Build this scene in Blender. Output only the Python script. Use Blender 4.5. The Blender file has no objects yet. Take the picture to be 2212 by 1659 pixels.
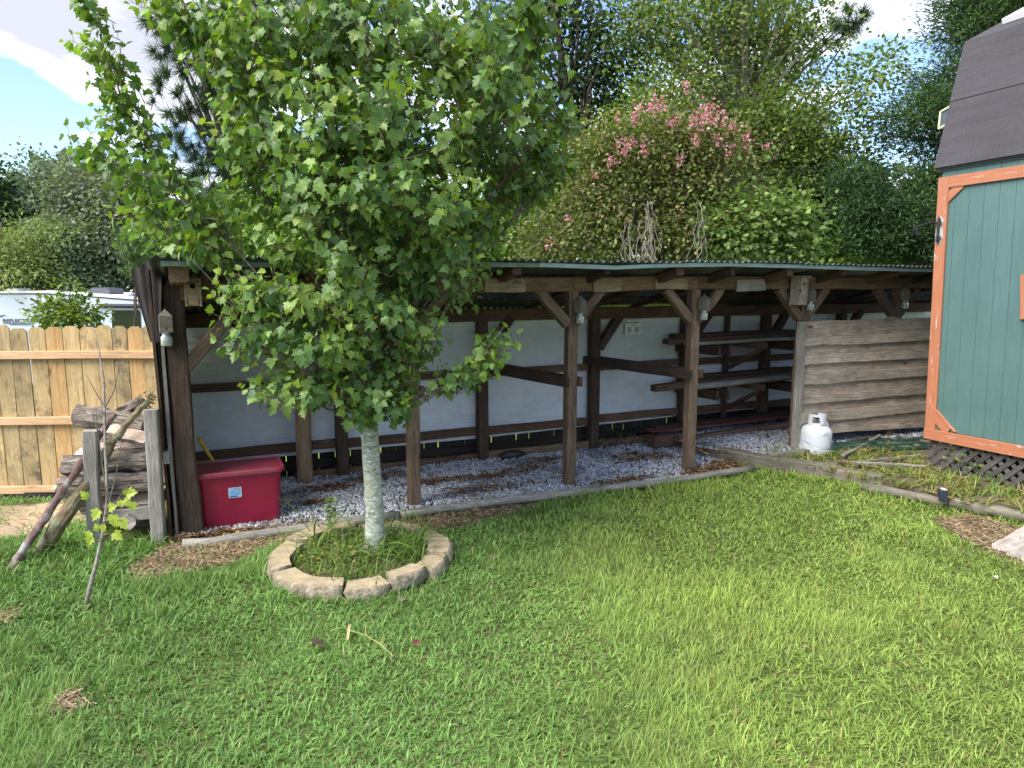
import bpy, math, random
import numpy as np
from mathutils import Vector, Matrix, noise as mnoise

# ------------------------------------------------------------------ camera, sky, sun, exposure
sc = bpy.context.scene
CAM_H = 1.8; PITCH = math.radians(8.0); FPX = 2080*2212/3000
cam_data = bpy.data.cameras.new('camera'); cam = bpy.data.objects.new('camera', cam_data)
sc.collection.objects.link(cam); sc.camera = cam
cam_data.sensor_width = 36; cam_data.lens = 36*2080/3000
cam_data.clip_start = .05; cam_data.clip_end = 2000
cam.location = (0, 0, CAM_H); cam.rotation_euler = (math.radians(90)-PITCH, 0, 0)

SUN_EL = math.radians(50); SUN_AZ = math.radians(-128)      # azimuth clockwise from +Y: the sun stands high at the left behind thin cloud
SUNDIR = Vector((math.sin(SUN_AZ)*math.cos(SUN_EL), math.cos(SUN_AZ)*math.cos(SUN_EL), math.sin(SUN_EL)))
world = bpy.data.worlds.new('World'); sc.world = world; world.use_nodes = True
wn = world.node_tree; wn.nodes.clear()
def wnode(t, **k):
    n = wn.nodes.new(t)
    for a, b in k.items(): setattr(n, a, b)
    return n
sky = wnode('ShaderNodeTexSky', sky_type='NISHITA', sun_disc=False)
sky.sun_elevation = SUN_EL; sky.sun_rotation = SUN_AZ; sky.air_density = 1.0; sky.dust_density = 1.0; sky.ozone_density = 1.5
tc = wnode('ShaderNodeTexCoord'); sep = wnode('ShaderNodeSeparateXYZ')
wn.links.new(tc.outputs['Generated'], sep.inputs[0])
mx = wnode('ShaderNodeMath', operation='MAXIMUM'); mx.inputs[1].default_value = 0.0
wn.links.new(sep.outputs['Z'], mx.inputs[0])
ad = wnode('ShaderNodeMath', operation='ADD'); ad.inputs[1].default_value = .22; wn.links.new(mx.outputs[0], ad.inputs[0])
dx = wnode('ShaderNodeMath', operation='DIVIDE'); dy = wnode('ShaderNodeMath', operation='DIVIDE')
wn.links.new(sep.outputs['X'], dx.inputs[0]); wn.links.new(ad.outputs[0], dx.inputs[1])
wn.links.new(sep.outputs['Y'], dy.inputs[0]); wn.links.new(ad.outputs[0], dy.inputs[1])
cb = wnode('ShaderNodeCombineXYZ'); wn.links.new(dx.outputs[0], cb.inputs[0]); wn.links.new(dy.outputs[0], cb.inputs[1])
CLOUD_OFF = (1.20, 5.29, 0.0)
mp = wnode('ShaderNodeMapping'); mp.inputs['Location'].default_value = CLOUD_OFF; wn.links.new(cb.outputs[0], mp.inputs[0])
cn = wnode('ShaderNodeTexNoise'); cn.inputs['Scale'].default_value = 1.15; cn.inputs['Detail'].default_value = 9; cn.inputs['Roughness'].default_value = .58
cn.inputs['Distortion'].default_value = .45
wn.links.new(mp.outputs[0], cn.inputs['Vector'])
cr = wnode('ShaderNodeValToRGB'); cr.color_ramp.elements[0].position = .49; cr.color_ramp.elements[1].position = .58
wn.links.new(cn.outputs[0], cr.inputs[0])
# thick cloud middles are greyer than their rims
cc = wnode('ShaderNodeValToRGB'); cc.color_ramp.elements[0].position = .51; cc.color_ramp.elements[1].position = .62
cc.color_ramp.elements[0].color = (6.8, 6.9, 7.2, 1); cc.color_ramp.elements[1].color = (2.5, 2.6, 3.0, 1)
wn.links.new(cn.outputs[0], cc.inputs[0])
# clear sky, a little paler and bluer than the model gives
sk = wnode('ShaderNodeMix', data_type='RGBA', blend_type='MULTIPLY'); sk.inputs[0].default_value = 1
wn.links.new(sky.outputs[0], sk.inputs[6]); sk.inputs[7].default_value = (.86, .88, .96, 1)
mixc = wnode('ShaderNodeMix', data_type='RGBA')
wn.links.new(cr.outputs[0], mixc.inputs[0]); wn.links.new(sk.outputs[2], mixc.inputs[6]); wn.links.new(cc.outputs[0], mixc.inputs[7])
bg = wnode('ShaderNodeBackground'); bg.inputs[1].default_value = .11
wo = wnode('ShaderNodeOutputWorld')
wn.links.new(mixc.outputs[2], bg.inputs[0]); wn.links.new(bg.outputs[0], wo.inputs[0])

sun_d = bpy.data.lights.new('sun', 'SUN'); sun_d.energy = 2.5; sun_d.angle = math.radians(42); sun_d.color = (1, .94, .84)
sun = bpy.data.objects.new('sun', sun_d); sc.collection.objects.link(sun)
sun.rotation_euler = (-SUNDIR).to_track_quat('-Z', 'Y').to_euler(); sun.location = SUNDIR*60
sc.view_settings.view_transform = 'Standard'; sc.view_settings.look = 'None'; sc.view_settings.exposure = 1.62; sc.view_settings.gamma = 1
sc.view_settings.use_curve_mapping = False
sc.cycles.max_bounces = 6; sc.cycles.diffuse_bounces = 4; sc.cycles.transmission_bounces = 4; sc.cycles.transparent_max_bounces = 6

# ------------------------------------------------------------------ places
# photo coordinates (2212 wide) -> real points on the ground, on a vertical plane or at a distance
def ray(u, v):
    a = (u-1106)/FPX; b = -(v-829.5)/FPX
    return Vector((a, math.cos(PITCH)+b*math.sin(PITCH), -math.sin(PITCH)+b*math.cos(PITCH)))
def G(u, v, z=0.0):
    r = ray(u, v); t = (z-CAM_H)/r.z
    return Vector((r.x*t, r.y*t, z))
def D(u, v, y):
    r = ray(u, v); t = y/r.y
    return Vector((r.x*t, y, CAM_H+r.z*t))
def PL(u, v, O, d):
    r = ray(u, v); det = -r.x*d.y+d.x*r.y
    t = (-O.x*d.y+d.x*O.y)/det
    return Vector((r.x*t, r.y*t, CAM_H+r.z*t))
SA = Vector((-2.352, 4.921, 0)); SANG = math.radians(23.82)
SC_, SS_ = math.cos(SANG), math.sin(SANG)
SHM = Matrix.Translation(SA) @ Matrix.Rotation(SANG, 4, 'Z')
SHI = SHM.inverted()
def S(u, v, d):            # photo point on the shed plane at depth d -> shed coordinates
    O = SHM @ Vector((0, d, 0)); p = PL(u, v, O, Vector((SC_, SS_, 0)))
    return SHI @ p
def W(s, d, z): return SHM @ Vector((s, d, z))
def sstep(t): t = np.clip(t, 0, 1); return t*t*(3-2*t)
def loc_d(x, y): return -(x-SA.x)*SS_+(y-SA.y)*SC_
def gz(x, y): return float(-2.2*sstep((loc_d(x, y)-2.0)/12))

# ------------------------------------------------------------------ mesh helpers
coll = sc.collection
def link(o, parent=None, M=None):
    coll.objects.link(o)
    if parent: o.parent = parent
    if M is not None: o.matrix_basis = M
    return o
def tag(o, label, cat, group=None):
    o['label'] = label; o['category'] = cat
    if group: o['group'] = group
    return o
def empty(name, label, cat, M=None, group=None):
    o = bpy.data.objects.new(name, None); o.empty_display_size = .1
    link(o, None, M if M is not None else Matrix.Identity(4))
    return tag(o, label, cat, group)
def at(p, rz=0): return Matrix.Translation(Vector(p)) @ Matrix.Rotation(rz, 4, 'Z')
class MB:
    def __init__(s): s.v = []; s.f = []; s.m = []
    def add(s, vs, fs, m=0):
        n = len(s.v); s.v += [tuple(p) for p in vs]; s.f += [tuple(i+n for i in f) for f in fs]; s.m += [m]*len(fs); return s
    def box(s, a, b, m=0, M=None):
        x0, y0, z0 = a; x1, y1, z1 = b
        vs = [Vector(p) for p in ((x0,y0,z0),(x1,y0,z0),(x1,y1,z0),(x0,y1,z0),(x0,y0,z1),(x1,y0,z1),(x1,y1,z1),(x0,y1,z1))]
        if M is not None: vs = [M @ p for p in vs]
        return s.add(vs, ((0,3,2,1),(4,5,6,7),(0,1,5,4),(1,2,6,5),(2,3,7,6),(3,0,4,7)), m)
    def tube(s, pts, rad, n=8, m=0, cap=True, jit=0, rng=None, mcap=None, flat=1.0, ph=0):
        pts = [Vector(p) for p in pts]; vs = []
        prev = None
        for i, p in enumerate(pts):
            t = (pts[min(i+1, len(pts)-1)]-pts[max(i-1, 0)]).normalized()
            a = prev if prev is not None else (Vector((0,0,1)) if abs(t.z) < .9 else Vector((1,0,0)))
            x = (a-t*a.dot(t)).normalized(); prev = x; y = t.cross(x)
            r = rad[i] if hasattr(rad, '__len__') else rad
            for k in range(n):
                an = 2*math.pi*k/n+ph; rr = r*(1+(jit*(rng.random()-.5)*2 if jit else 0))
                vs.append(p+x*math.cos(an)*rr*flat+y*math.sin(an)*rr)
        L = len(pts)
        fs = [(i*n+k, i*n+(k+1) % n, (i+1)*n+(k+1) % n, (i+1)*n+k) for i in range(L-1) for k in range(n)]
        s.add(vs, fs, m)
        if cap:
            b = len(s.v)-L*n
            s.f.append(tuple(b+k for k in reversed(range(n)))); s.f.append(tuple(b+(L-1)*n+k for k in range(n)))
            s.m += [m if mcap is None else mcap]*2
        return s
    def prism(s, poly, z0, z1, m=0, M=None):   # poly in xy, extruded in z
        n = len(poly); vs = [Vector((p[0], p[1], z0)) for p in poly]+[Vector((p[0], p[1], z1)) for p in poly]
        if M is not None: vs = [M @ p for p in vs]
        fs = [tuple(reversed(range(n))), tuple(range(n, 2*n))]+[(i, (i+1) % n, n+(i+1) % n, n+i) for i in range(n)]
        return s.add(vs, fs, m)
    def lathe(s, prof, n=20, m=0, M=None):
        vs = []
        for r, z in prof:
            for k in range(n):
                a = 2*math.pi*k/n; p = Vector((r*math.cos(a), r*math.sin(a), z)); vs.append(M @ p if M is not None else p)
        fs = [(i*n+k, i*n+(k+1) % n, (i+1)*n+(k+1) % n, (i+1)*n+k) for i in range(len(prof)-1) for k in range(n)]
        return s.add(vs, fs, m)
    def build(s, name, mats, parent=None, M=None, smooth=False, kind=None):
        me = bpy.data.meshes.new(name); me.from_pydata(s.v, [], s.f)
        if not isinstance(mats, (list, tuple)): mats = [mats]
        for m in mats: me.materials.append(m)
        if len(mats) > 1: me.polygons.foreach_set('material_index', s.m)
        if smooth: me.polygons.foreach_set('use_smooth', [True]*len(me.polygons))
        me.update(); o = bpy.data.objects.new(name, me); link(o, parent, M)
        if kind: o['kind'] = kind
        return o
def frame(p0, p1, up=(0, 0, 1)):
    p0 = Vector(p0); p1 = Vector(p1); x = (p1-p0).normalized(); up = Vector(up)
    if abs(x.dot(up)) > .98: up = Vector((0, 1, 0)) if abs(x.y) < .9 else Vector((1, 0, 0))
    z = (up-x*up.dot(x)).normalized(); y = z.cross(x)
    M = Matrix((x, y, z)).transposed().to_4x4(); M.translation = p0
    return M, (p1-p0).length
RB = random.Random(7)
def board(name, p0, p1, w, t, mat, parent=None, up=(0, 0, 1), seg=4, wob=.002, ch=.09, taper=0, round_=False, twist=0):
    """sawn piece from p0 to p1, w across, t along up; local x runs with the grain"""
    M, L = frame(p0, p1, up); b = MB()
    c = min(w, t)*ch; vs = []
    for i in range(seg+1):
        f = i/seg; k = 1-taper*f; x = L*f; oy = RB.gauss(0, wob); oz = RB.gauss(0, wob); ww = w/2*k+RB.gauss(0, wob*.5); tt = t/2*k+RB.gauss(0, wob*.5)
        if round_: ring = [(ww*math.cos(a), tt*math.sin(a)) for a in [math.pi*2*q/10 for q in range(10)]]
        else: ring = [(ww-c, -tt), (ww, -tt+c), (ww, tt-c), (ww-c, tt), (-ww+c, tt), (-ww, tt-c), (-ww, -tt+c), (-ww+c, -tt)]
        a = twist*(f-.5); ca, sa = math.cos(a), math.sin(a)
        vs += [(x, y*ca-z*sa+oy, y*sa+z*ca+oz) for y, z in ring]
    n = 10 if round_ else 8
    fs = [(i*n+k, i*n+(k+1) % n, (i+1)*n+(k+1) % n, (i+1)*n+k) for i in range(seg) for k in range(n)]
    fs += [tuple(reversed(range(n))), tuple(seg*n+k for k in range(n))]
    b.add(vs, fs)
    return b.build(name, mat, parent, M, smooth=round_)
def npmesh(name, V, F, mats, parent=None, M=None, col=None, kind=None, smooth=False):
    """V (n,3), F (m,3 or 4) numpy; col (n,3) colour of the surface"""
    V = np.asarray(V, np.float32); F = np.asarray(F, np.int32); k = F.shape[1]
    me = bpy.data.meshes.new(name); me.vertices.add(len(V)); me.vertices.foreach_set('co', V.ravel())
    me.loops.add(F.size); me.loops.foreach_set('vertex_index', F.ravel())
    me.polygons.add(len(F)); me.polygons.foreach_set('loop_start', np.arange(0, F.size, k, dtype=np.int32))
    me.update(calc_edges=True)
    if smooth: me.polygons.foreach_set('use_smooth', np.ones(len(F), bool))
    if col is not None:
        a = me.color_attributes.new('col', 'FLOAT_COLOR', 'POINT'); c4 = np.ones((len(V), 4), np.float32); c4[:, :3] = col
        a.data.foreach_set('color', c4.ravel())
    for m in (mats if isinstance(mats, (list, tuple)) else [mats]): me.materials.append(m)
    o = bpy.data.objects.new(name, me); link(o, parent, M)
    if kind: o['kind'] = kind
    return o
def scatter(tv, tf, P, X, Y, Z, S3, col):
    """copies of a template: tv (k,3) in axes X,Y,Z (n,3 each), scaled by S3 (n,3)"""
    n = len(P); k = len(tv); A = tv[None]*S3[:, None, :]
    V = P[:, None]+A[:, :, 0:1]*X[:, None]+A[:, :, 1:2]*Y[:, None]+A[:, :, 2:3]*Z[:, None]
    F = tf[None]+(np.arange(n)*k)[:, None, None]
    C = np.repeat(col, k, axis=0)
    return V.reshape(-1, 3), F.reshape(-1, tf.shape[1]), C
def unit(a): return a/np.maximum(np.linalg.norm(a, axis=1, keepdims=True), 1e-9)
def inpoly(x, y, poly):
    ins = np.zeros(len(x), bool); n = len(poly)
    for i in range(n):
        x0, y0 = poly[i][:2]; x1, y1 = poly[(i+1) % n][:2]
        c = ((y0 > y) != (y1 > y)) & (x < (x1-x0)*(y-y0)/((y1-y0) if y1 != y0 else 1e-9)+x0)
        ins ^= c
    return ins
def vnoise(x, y, s, seed=0):
    """smooth value noise 0..1 on numpy arrays"""
    x = x*s+seed*17.3; y = y*s+seed*9.1; xi = np.floor(x).astype(int); yi = np.floor(y).astype(int); fx = x-xi; fy = y-yi
    def h(a, b): return np.abs(np.sin(a*127.1+b*311.7+seed*3.3)*43758.5453) % 1
    fx = fx*fx*(3-2*fx); fy = fy*fy*(3-2*fy)
    return (h(xi, yi)*(1-fx)+h(xi+1, yi)*fx)*(1-fy)+(h(xi, yi+1)*(1-fx)+h(xi+1, yi+1)*fx)*fy

# ------------------------------------------------------------------ materials
class NT:
    def __init__(s, name):
        s.mat = bpy.data.materials.new(name); s.mat.use_nodes = True; s.t = s.mat.node_tree; s.b = s.t.nodes['Principled BSDF']; s.out = s.t.nodes['Material Output']
    def n(s, t, **k):
        q = s.t.nodes.new(t)
        for a, b in k.items(): setattr(q, a, b)
        return q
    def l(s, a, b): s.t.links.new(a, b)
    def noise(s, vec, scale, detail=4, rough=.55, dist=0):
        q = s.n('ShaderNodeTexNoise'); q.inputs['Scale'].default_value = scale; q.inputs['Detail'].default_value = detail; q.inputs['Roughness'].default_value = rough; q.inputs['Distortion'].default_value = dist
        if vec is not None: s.l(vec, q.inputs['Vector'])
        return q
    def ramp(s, fac, stops):
        q = s.n('ShaderNodeValToRGB'); e = q.color_ramp.elements
        while len(e) < len(stops): e.new(.5)
        for i, (p, c) in enumerate(stops): e[i].position = p; e[i].color = (*c, 1) if len(c) == 3 else c
        s.l(fac, q.inputs[0]); return q
    def mix(s, mode, fac, a, b):
        q = s.n('ShaderNodeMix', data_type='RGBA', blend_type=mode)
        for i, val in ((0, fac), (6, a), (7, b)):
            if hasattr(val, 'links'): s.l(val, q.inputs[i])
            else: q.inputs[i].default_value = val if i == 0 else (*val, 1)
        return q.outputs[2]
    def math(s, op, a, b=0.0):
        q = s.n('ShaderNodeMath', operation=op)
        for i, val in ((0, a), (1, b)):
            if hasattr(val, 'links'): s.l(val, q.inputs[i])
            else: q.inputs[i].default_value = val
        return q.outputs[0]
    def bump(s, h, strength=.4, dist=.01):
        q = s.n('ShaderNodeBump'); q.inputs['Strength'].default_value = strength; q.inputs['Distance'].default_value = dist
        s.l(h, q.inputs['Height']); s.l(q.outputs[0], s.b.inputs['Normal']); return q
    def base(s, c): 
        if hasattr(c, 'links'): s.l(c, s.b.inputs['Base Color'])
        else: s.b.inputs['Base Color'].default_value = (*c, 1)
    def rough(s, r): s.b.inputs['Roughness'].default_value = r
def g3(v): return (v, v, v)
def wood(name, dark, light, grain=1.0, rough=.8, knots=.5, stain=None, stain_amt=0.0, vary=.25, bump=.5, blotch=.25):
    m = NT(name); tcn = m.n('ShaderNodeTexCoord'); oi = m.n('ShaderNodeObjectInfo')
    off = m.n('ShaderNodeVectorMath', operation='SCALE'); comb = m.n('ShaderNodeCombineXYZ')
    for i, k in enumerate((37.0, 71.0, 53.0)): m.l(m.math('MULTIPLY', oi.outputs['Random'], k), comb.inputs[i])
    add = m.n('ShaderNodeVectorMath', operation='ADD'); m.l(tcn.outputs['Object'], add.inputs[0]); m.l(comb.outputs[0], add.inputs[1])
    v = add.outputs[0]
    mp1 = m.n('ShaderNodeMapping'); mp1.inputs['Scale'].default_value = (1.6*grain, 26*grain, 26*grain); m.l(v, mp1.inputs[0])
    n1 = m.noise(mp1.outputs[0], 3.0, 8, .62, 1.2)
    # growth rings bent round knots
    mp2 = m.n('ShaderNodeMapping'); mp2.inputs['Scale'].default_value = (1.0, 9, 9); m.l(v, mp2.inputs[0])
    n2 = m.noise(mp2.outputs[0], 1.3, 3, .5, .6)
    rings = m.math('SINE', m.math('MULTIPLY', n2.outputs[0], 75.0)); rings = m.math('MULTIPLY_ADD', rings, .5); 
    rings.node.inputs[2].default_value = .5
    col = m.ramp(n1.outputs[0], [(.30, dark), (.70, light)]).outputs[0]
    col = m.mix('MULTIPLY', .30, col, m.ramp(rings, [(0, g3(.45)), (1, g3(1.0))]).outputs[0])
    if knots:
        vo = m.n('ShaderNodeTexVoronoi'); mp3 = m.n('ShaderNodeMapping'); mp3.inputs['Scale'].default_value = (2.6, 7, 7); m.l(v, mp3.inputs[0]); m.l(mp3.outputs[0], vo.inputs['Vector']); vo.inputs['Scale'].default_value = 1.0
        col = m.mix('MULTIPLY', knots, col, m.ramp(vo.outputs['Distance'], [(.06, (.20, .11, .06)), (.16, (1, 1, 1))]).outputs[0])
    nb = m.noise(v, 3.1, 3, .5)
    col = m.mix('MULTIPLY', 1, col, m.ramp(nb.outputs[0], [(.3, g3(1-blotch)), (.7, g3(1+blotch*.5))]).outputs[0])
    if stain is not None:
        ns = m.noise(v, 9.0, 8, .72); nb2 = m.noise(v, 1.7, 2, .5)
        fac = m.math('MULTIPLY', m.ramp(ns.outputs[0], [(.47, g3(0)), (.62, g3(1))]).outputs[0], m.ramp(nb2.outputs[0], [(.42, g3(0)), (.6, g3(stain_amt))]).outputs[0])
        col = m.mix('MIX', fac, col, stain)
    br = m.math('MULTIPLY_ADD', oi.outputs['Random'], vary*2); br.node.inputs[2].default_value = 1-vary
    hs = m.n('ShaderNodeHueSaturation'); m.l(br, hs.inputs['Value']); m.l(col, hs.inputs['Color'])
    m.base(hs.outputs[0]); m.rough(rough); m.b.inputs['Specular IOR Level'].default_value = .25
    hh = m.math('ADD', n1.outputs[0], m.math('MULTIPLY', rings, .25)); m.bump(hh, bump, .004)
    return m.mat
def plain(name, c, rough=.6, metal=0, spec=.4, var=.12, scale=8, bump=.1):
    m = NT(name); tcn = m.n('ShaderNodeTexCoord'); n1 = m.noise(tcn.outputs['Object'], scale, 6, .6)
    col = m.ramp(n1.outputs[0], [(.3, tuple(x*(1-var) for x in c)), (.7, tuple(min(1, x*(1+var)) for x in c))]).outputs[0]
    m.base(col); m.rough(rough); m.b.inputs['Metallic'].default_value = metal; m.b.inputs['Specular IOR Level'].default_value = spec
    if bump: m.bump(n1.outputs[0], bump, .004)
    return m.mat
def leafmat(name, transl=.38, rough=.5, tcol=(1.25, 1.35, .45), spec=.3, gain=1.0):
    m = NT(name); at_ = m.n('ShaderNodeAttribute'); at_.attribute_name = 'col'
    tcn = m.n('ShaderNodeTexCoord'); nn = m.noise(tcn.outputs['Object'], 22, 3, .5)
    col = m.mix('MULTIPLY', 1, at_.outputs['Color'], m.ramp(nn.outputs[0], [(.3, g3(.82*gain)), (.7, g3(1.15*gain))]).outputs[0])
    m.base(col); m.rough(rough); m.b.inputs['Specular IOR Level'].default_value = spec
    tr = m.n('ShaderNodeBsdfTranslucent'); m.l(m.mix('MULTIPLY', 1, col, tcol), tr.inputs[0])
    ms = m.n('ShaderNodeMixShader'); ms.inputs[0].default_value = transl
    m.l(m.b.outputs[0], ms.inputs[1]); m.l(tr.outputs[0], ms.inputs[2]); m.l(ms.outputs[0], m.out.inputs[0])
    return m.mat
def bark(name, dark, light, sx=6, sz=1.2, scale=6, bump=1.0, lich=None, axis='Z', dist=.02):
    m = NT(name); tcn = m.n('ShaderNodeTexCoord'); mp1 = m.n('ShaderNodeMapping')
    mp1.inputs['Scale'].default_value = {'Z': (sx, sx, sz), 'X': (sz, sx, sx)}[axis]; m.l(tcn.outputs['Object'], mp1.inputs[0])
    n1 = m.noise(mp1.outputs[0], scale, 8, .65, .6)
    col = m.ramp(n1.outputs[0], [(.32, dark), (.66, light)]).outputs[0]
    if lich is not None:
        n2 = m.noise(tcn.outputs['Object'], 9, 5, .6); col = m.mix('MIX', m.ramp(n2.outputs[0], [(.5, g3(0)), (.62, g3(.75))]).outputs[0], col, lich)
    m.base(col); m.rough(.9); m.b.inputs['Specular IOR Level'].default_value = .2; m.bump(n1.outputs[0], bump, dist)
    return m.mat
def attrmat(name, rough=.85, spec=.25, scale=60, var=.2, bump=.3):
    m = NT(name); a = m.n('ShaderNodeAttribute'); a.attribute_name = 'col'; tcn = m.n('ShaderNodeTexCoord'); n1 = m.noise(tcn.outputs['Object'], scale, 5, .6)
    m.base(m.mix('MULTIPLY', 1, a.outputs['Color'], m.ramp(n1.outputs[0], [(.3, g3(1-var)), (.7, g3(1+var))]).outputs[0])); m.rough(rough); m.b.inputs['Specular IOR Level'].default_value = spec
    if bump: m.bump(n1.outputs[0], bump, .01)
    return m.mat
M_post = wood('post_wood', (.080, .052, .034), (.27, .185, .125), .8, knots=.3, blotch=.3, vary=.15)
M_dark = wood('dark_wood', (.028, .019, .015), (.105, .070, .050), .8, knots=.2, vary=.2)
M_beam = wood('beam_wood', (.090, .055, .030), (.28, .18, .10), .8, knots=.3, vary=.12)
M_rail = wood('rail_wood', (.060, .034, .024), (.17, .105, .070), .8, knots=.3, vary=.15)
M_plaque = wood('plaque_wood', (.20, .14, .08), (.42, .32, .20), .6, knots=.5, vary=.2)
M_grey = wood('weathered_grey_wood', (.19, .17, .145), (.42, .39, .345), .8, knots=.35, vary=.12, bump=.8, stain=(.10, .11, .08), stain_amt=.5)
M_trapw = wood('trap_block_wood', (.10, .085, .065), (.26, .225, .18), .8, knots=.2, vary=.1)
M_screen = wood('waney_board_wood', (.19, .145, .105), (.58, .49, .39), .9, knots=1.0, vary=.14, bump=.7, stain=(.22, .11, .05), stain_amt=.6)
M_screen2 = wood('proud_strip_wood', (.24, .19, .14), (.64, .56, .45), .9, knots=.7, vary=.12, bump=.7, stain=(.24, .13, .06), stain_amt=.3)
M_timber = wood('landscape_timber_wood', (.16, .15, .13), (.38, .36, .31), .8, knots=.2, vary=.1, bump=1.0, stain=(.10, .12, .06), stain_amt=.6)
M_timberd = wood('old_timber_wood', (.09, .078, .06), (.27, .24, .19), .8, knots=.2, vary=.12, bump=1.0, stain=(.07, .09, .04), stain_amt=.6)
M_picket = wood('new_picket_wood', (.42, .28, .12), (.66, .49, .26), .35, knots=.7, vary=.10, bump=.25, stain=(.17, .13, .08), stain_amt=.75, blotch=.12)
M_picket2 = wood('mildewed_picket_wood', (.33, .24, .115), (.54, .41, .22), .35, knots=.5, vary=.08, bump=.3, stain=(.11, .095, .06), stain_amt=1.0)
M_picket3 = wood('orange_streaked_picket_wood', (.48, .25, .09), (.66, .46, .22), .3, knots=.6, vary=.06, bump=.25, blotch=.2)
M_prail = wood('new_rail_wood', (.54, .32, .16), (.70, .47, .28), .4, knots=.45, vary=.04, bump=.2, blotch=.08)
M_steel = plain('galvanised_steel', (.30, .32, .33), .38, .85, .5, .35, 5)
M_rust = plain('rusty_sheet', (.030, .025, .023), .8, .1, .3, .5, 4)
M_trimd = plain('grimy_green_trim', (.14, .19, .14), .6, 0, .4, .4, 9)
M_trim = plain('pale_green_trim', (.25, .34, .31), .45, 0, .5, .2, 6)
M_black = plain('black_metal', (.02, .02, .022), .5, 0, .5, .2)
M_white = plain('white_paint', (.74, .75, .76), .45, 0, .5, .08, 5)
M_glassd = plain('dark_window_glass', (.008, .009, .011), .08, 0, .8, .2, 3, 0)
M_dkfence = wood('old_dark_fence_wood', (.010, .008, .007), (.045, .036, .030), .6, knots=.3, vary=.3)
M_greenp = plain('dark_green_enamel', (.025, .085, .062), .4, 0, .5, .3, 9)
M_concrete = plain('rough_block_grey', (.36, .34, .30), .9, 0, .2, .3, 14, .8)
M_leaf = leafmat('broadleaf_surface', .36, .5)
M_maple = leafmat('maple_leaf_surface', .34, .42, (1.35, 1.45, .40), .4)
M_grass = leafmat('grass_blade_surface', .30, .55, (1.2, 1.3, .5), .25)
M_need = leafmat('needle_surface', .18, .6, (1.1, 1.2, .6), .2)
M_slat = wood("old_lattice_wood", (.05, .045, .045), (.15, .14, .135), .8, knots=.1, vary=.2, bump=.6)
M_barkg = bark('grey_bark', (.10, .085, .07), (.30, .27, .23))
M_barkd = bark('dark_bark', (.035, .028, .022), (.14, .11, .085), scale=5)
M_log = bark('shaggy_log_bark', (.040, .030, .024), (.34, .285, .235), sx=16, sz=1.3, scale=4.2, bump=1.0, axis='X', dist=.02)
M_cut = wood('split_wood_face', (.40, .27, .19), (.66, .53, .43), .7, knots=.3, vary=.15)
M_cutg = plain('grey_cut_end', (.36, .31, .28), .9, 0, .2, .25, 20, .6)
# ------------------------------------------------------------------ ground
def poly_uv(pts, z=0.0): return [tuple(G(u, v, z)) for u, v in pts]
gravel_poly = [tuple(W(*p)) for p in ((-.02, -.10, 0), (.6, -.17, 0), (1.5, -.20, 0), (2.4, -.20, 0), (3.4, -.24, 0), (4.3, -.26, 0), (4.85, -.22, 0), (5.05, .3, 0), (5.05, 1.25, 0), (-.05, 1.25, 0))]
T1a, T1b = G(1497, 972, .06), G(1914, 1045, .06)
terr_poly = [tuple(G(1500, 972, .06)), tuple(G(1914, 1047, .06)), tuple(G(2049, 1082, .06)), tuple(G(2230, 1112, .06)), (6.2, 4.9, 0), (8.5, 7.2, 0), tuple(W(9.5, 1.3, 0)), tuple(W(5.0, 1.3, 0))]
rgrav_poly = [tuple(G(1500, 970, .1)), tuple(G(1668, 986, .1)), tuple(G(1760, 972, .1)), tuple(G(1850, 955, .1)), tuple(W(8.4, -.30, 0)), tuple(W(8.4, 1.25, 0)), tuple(W(4.95, 1.25, 0))]
dirt_polys = [poly_uv(p) for p in ([(290, 1262), (300, 1215), (370, 1180), (560, 1165), (640, 1150), (700, 1150), (640, 1185), (560, 1190), (520, 1215), (420, 1235)],
                                   [(720, 1150), (850, 1128), (1060, 1100), (1180, 1090), (1100, 1110), (980, 1140), (860, 1155)],
                                   [(2015, 1125), (2100, 1115), (2215, 1150), (2215, 1235), (2150, 1200), (2080, 1165)],
                                   [(-60, 1095), (40, 1090), (160, 1085), (190, 1120), (120, 1135), (40, 1160), (-60, 1165)],
                                   [(-30, 1345), (20, 1320), (45, 1328), (20, 1352)],
                                   [(120, 1525), (145, 1495), (185, 1500), (175, 1530), (140, 1545)])]
ring_c = G(770, 1219); ring_c = Vector((-.985, 4.43, 0))
def near_xy():
    a = np.concatenate([[-160, -90, -50, -30, -20, -14, -10, -8.2], np.arange(-7, 8.01, .08), [9, 10.5, 13, 18, 28, 50, 90, 160]])
    b = np.concatenate([[-20, -6, -1, .6], np.arange(1.6, 9.01, .08), [9.6, 10.4, 11.5, 13, 15, 18, 22, 30, 45, 80, 140, 300]])
    return np.meshgrid(a, b)
X, Y = near_xy(); nx = X.shape[1]; ny = X.shape[0]; X = X.ravel(); Y = Y.ravel()
Z = -2.2*sstep((loc_d(X, Y)-2.0)/12)+(vnoise(X, Y, 1.1, 1)-.5)*.03*(Y < 9)
inr = inpoly(X, Y, gravel_poly) | inpoly(X, Y, terr_poly); Z = np.where(inr, np.minimum(Z, -.03), Z)
Z = np.where((loc_d(X, Y) > -.6) & (loc_d(X, Y) < 2), np.minimum(Z, 0), Z)
dirtmask = np.zeros(len(X))
for p in dirt_polys:
    c = np.array(p)[:, :2].mean(0)
    for k, w in ((.75, .5), (1.0, .3), (1.25, .2)):
        q = [(c[0]+(a[0]-c[0])*k, c[1]+(a[1]-c[1])*k) for a in p]; dirtmask += w*inpoly(X, Y, q)
soil = np.array([.115, .085, .05]); green = np.array([.075, .115, .03]); sand = np.array([.40, .31, .20]); mead = np.array([.22, .36, .06])
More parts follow.
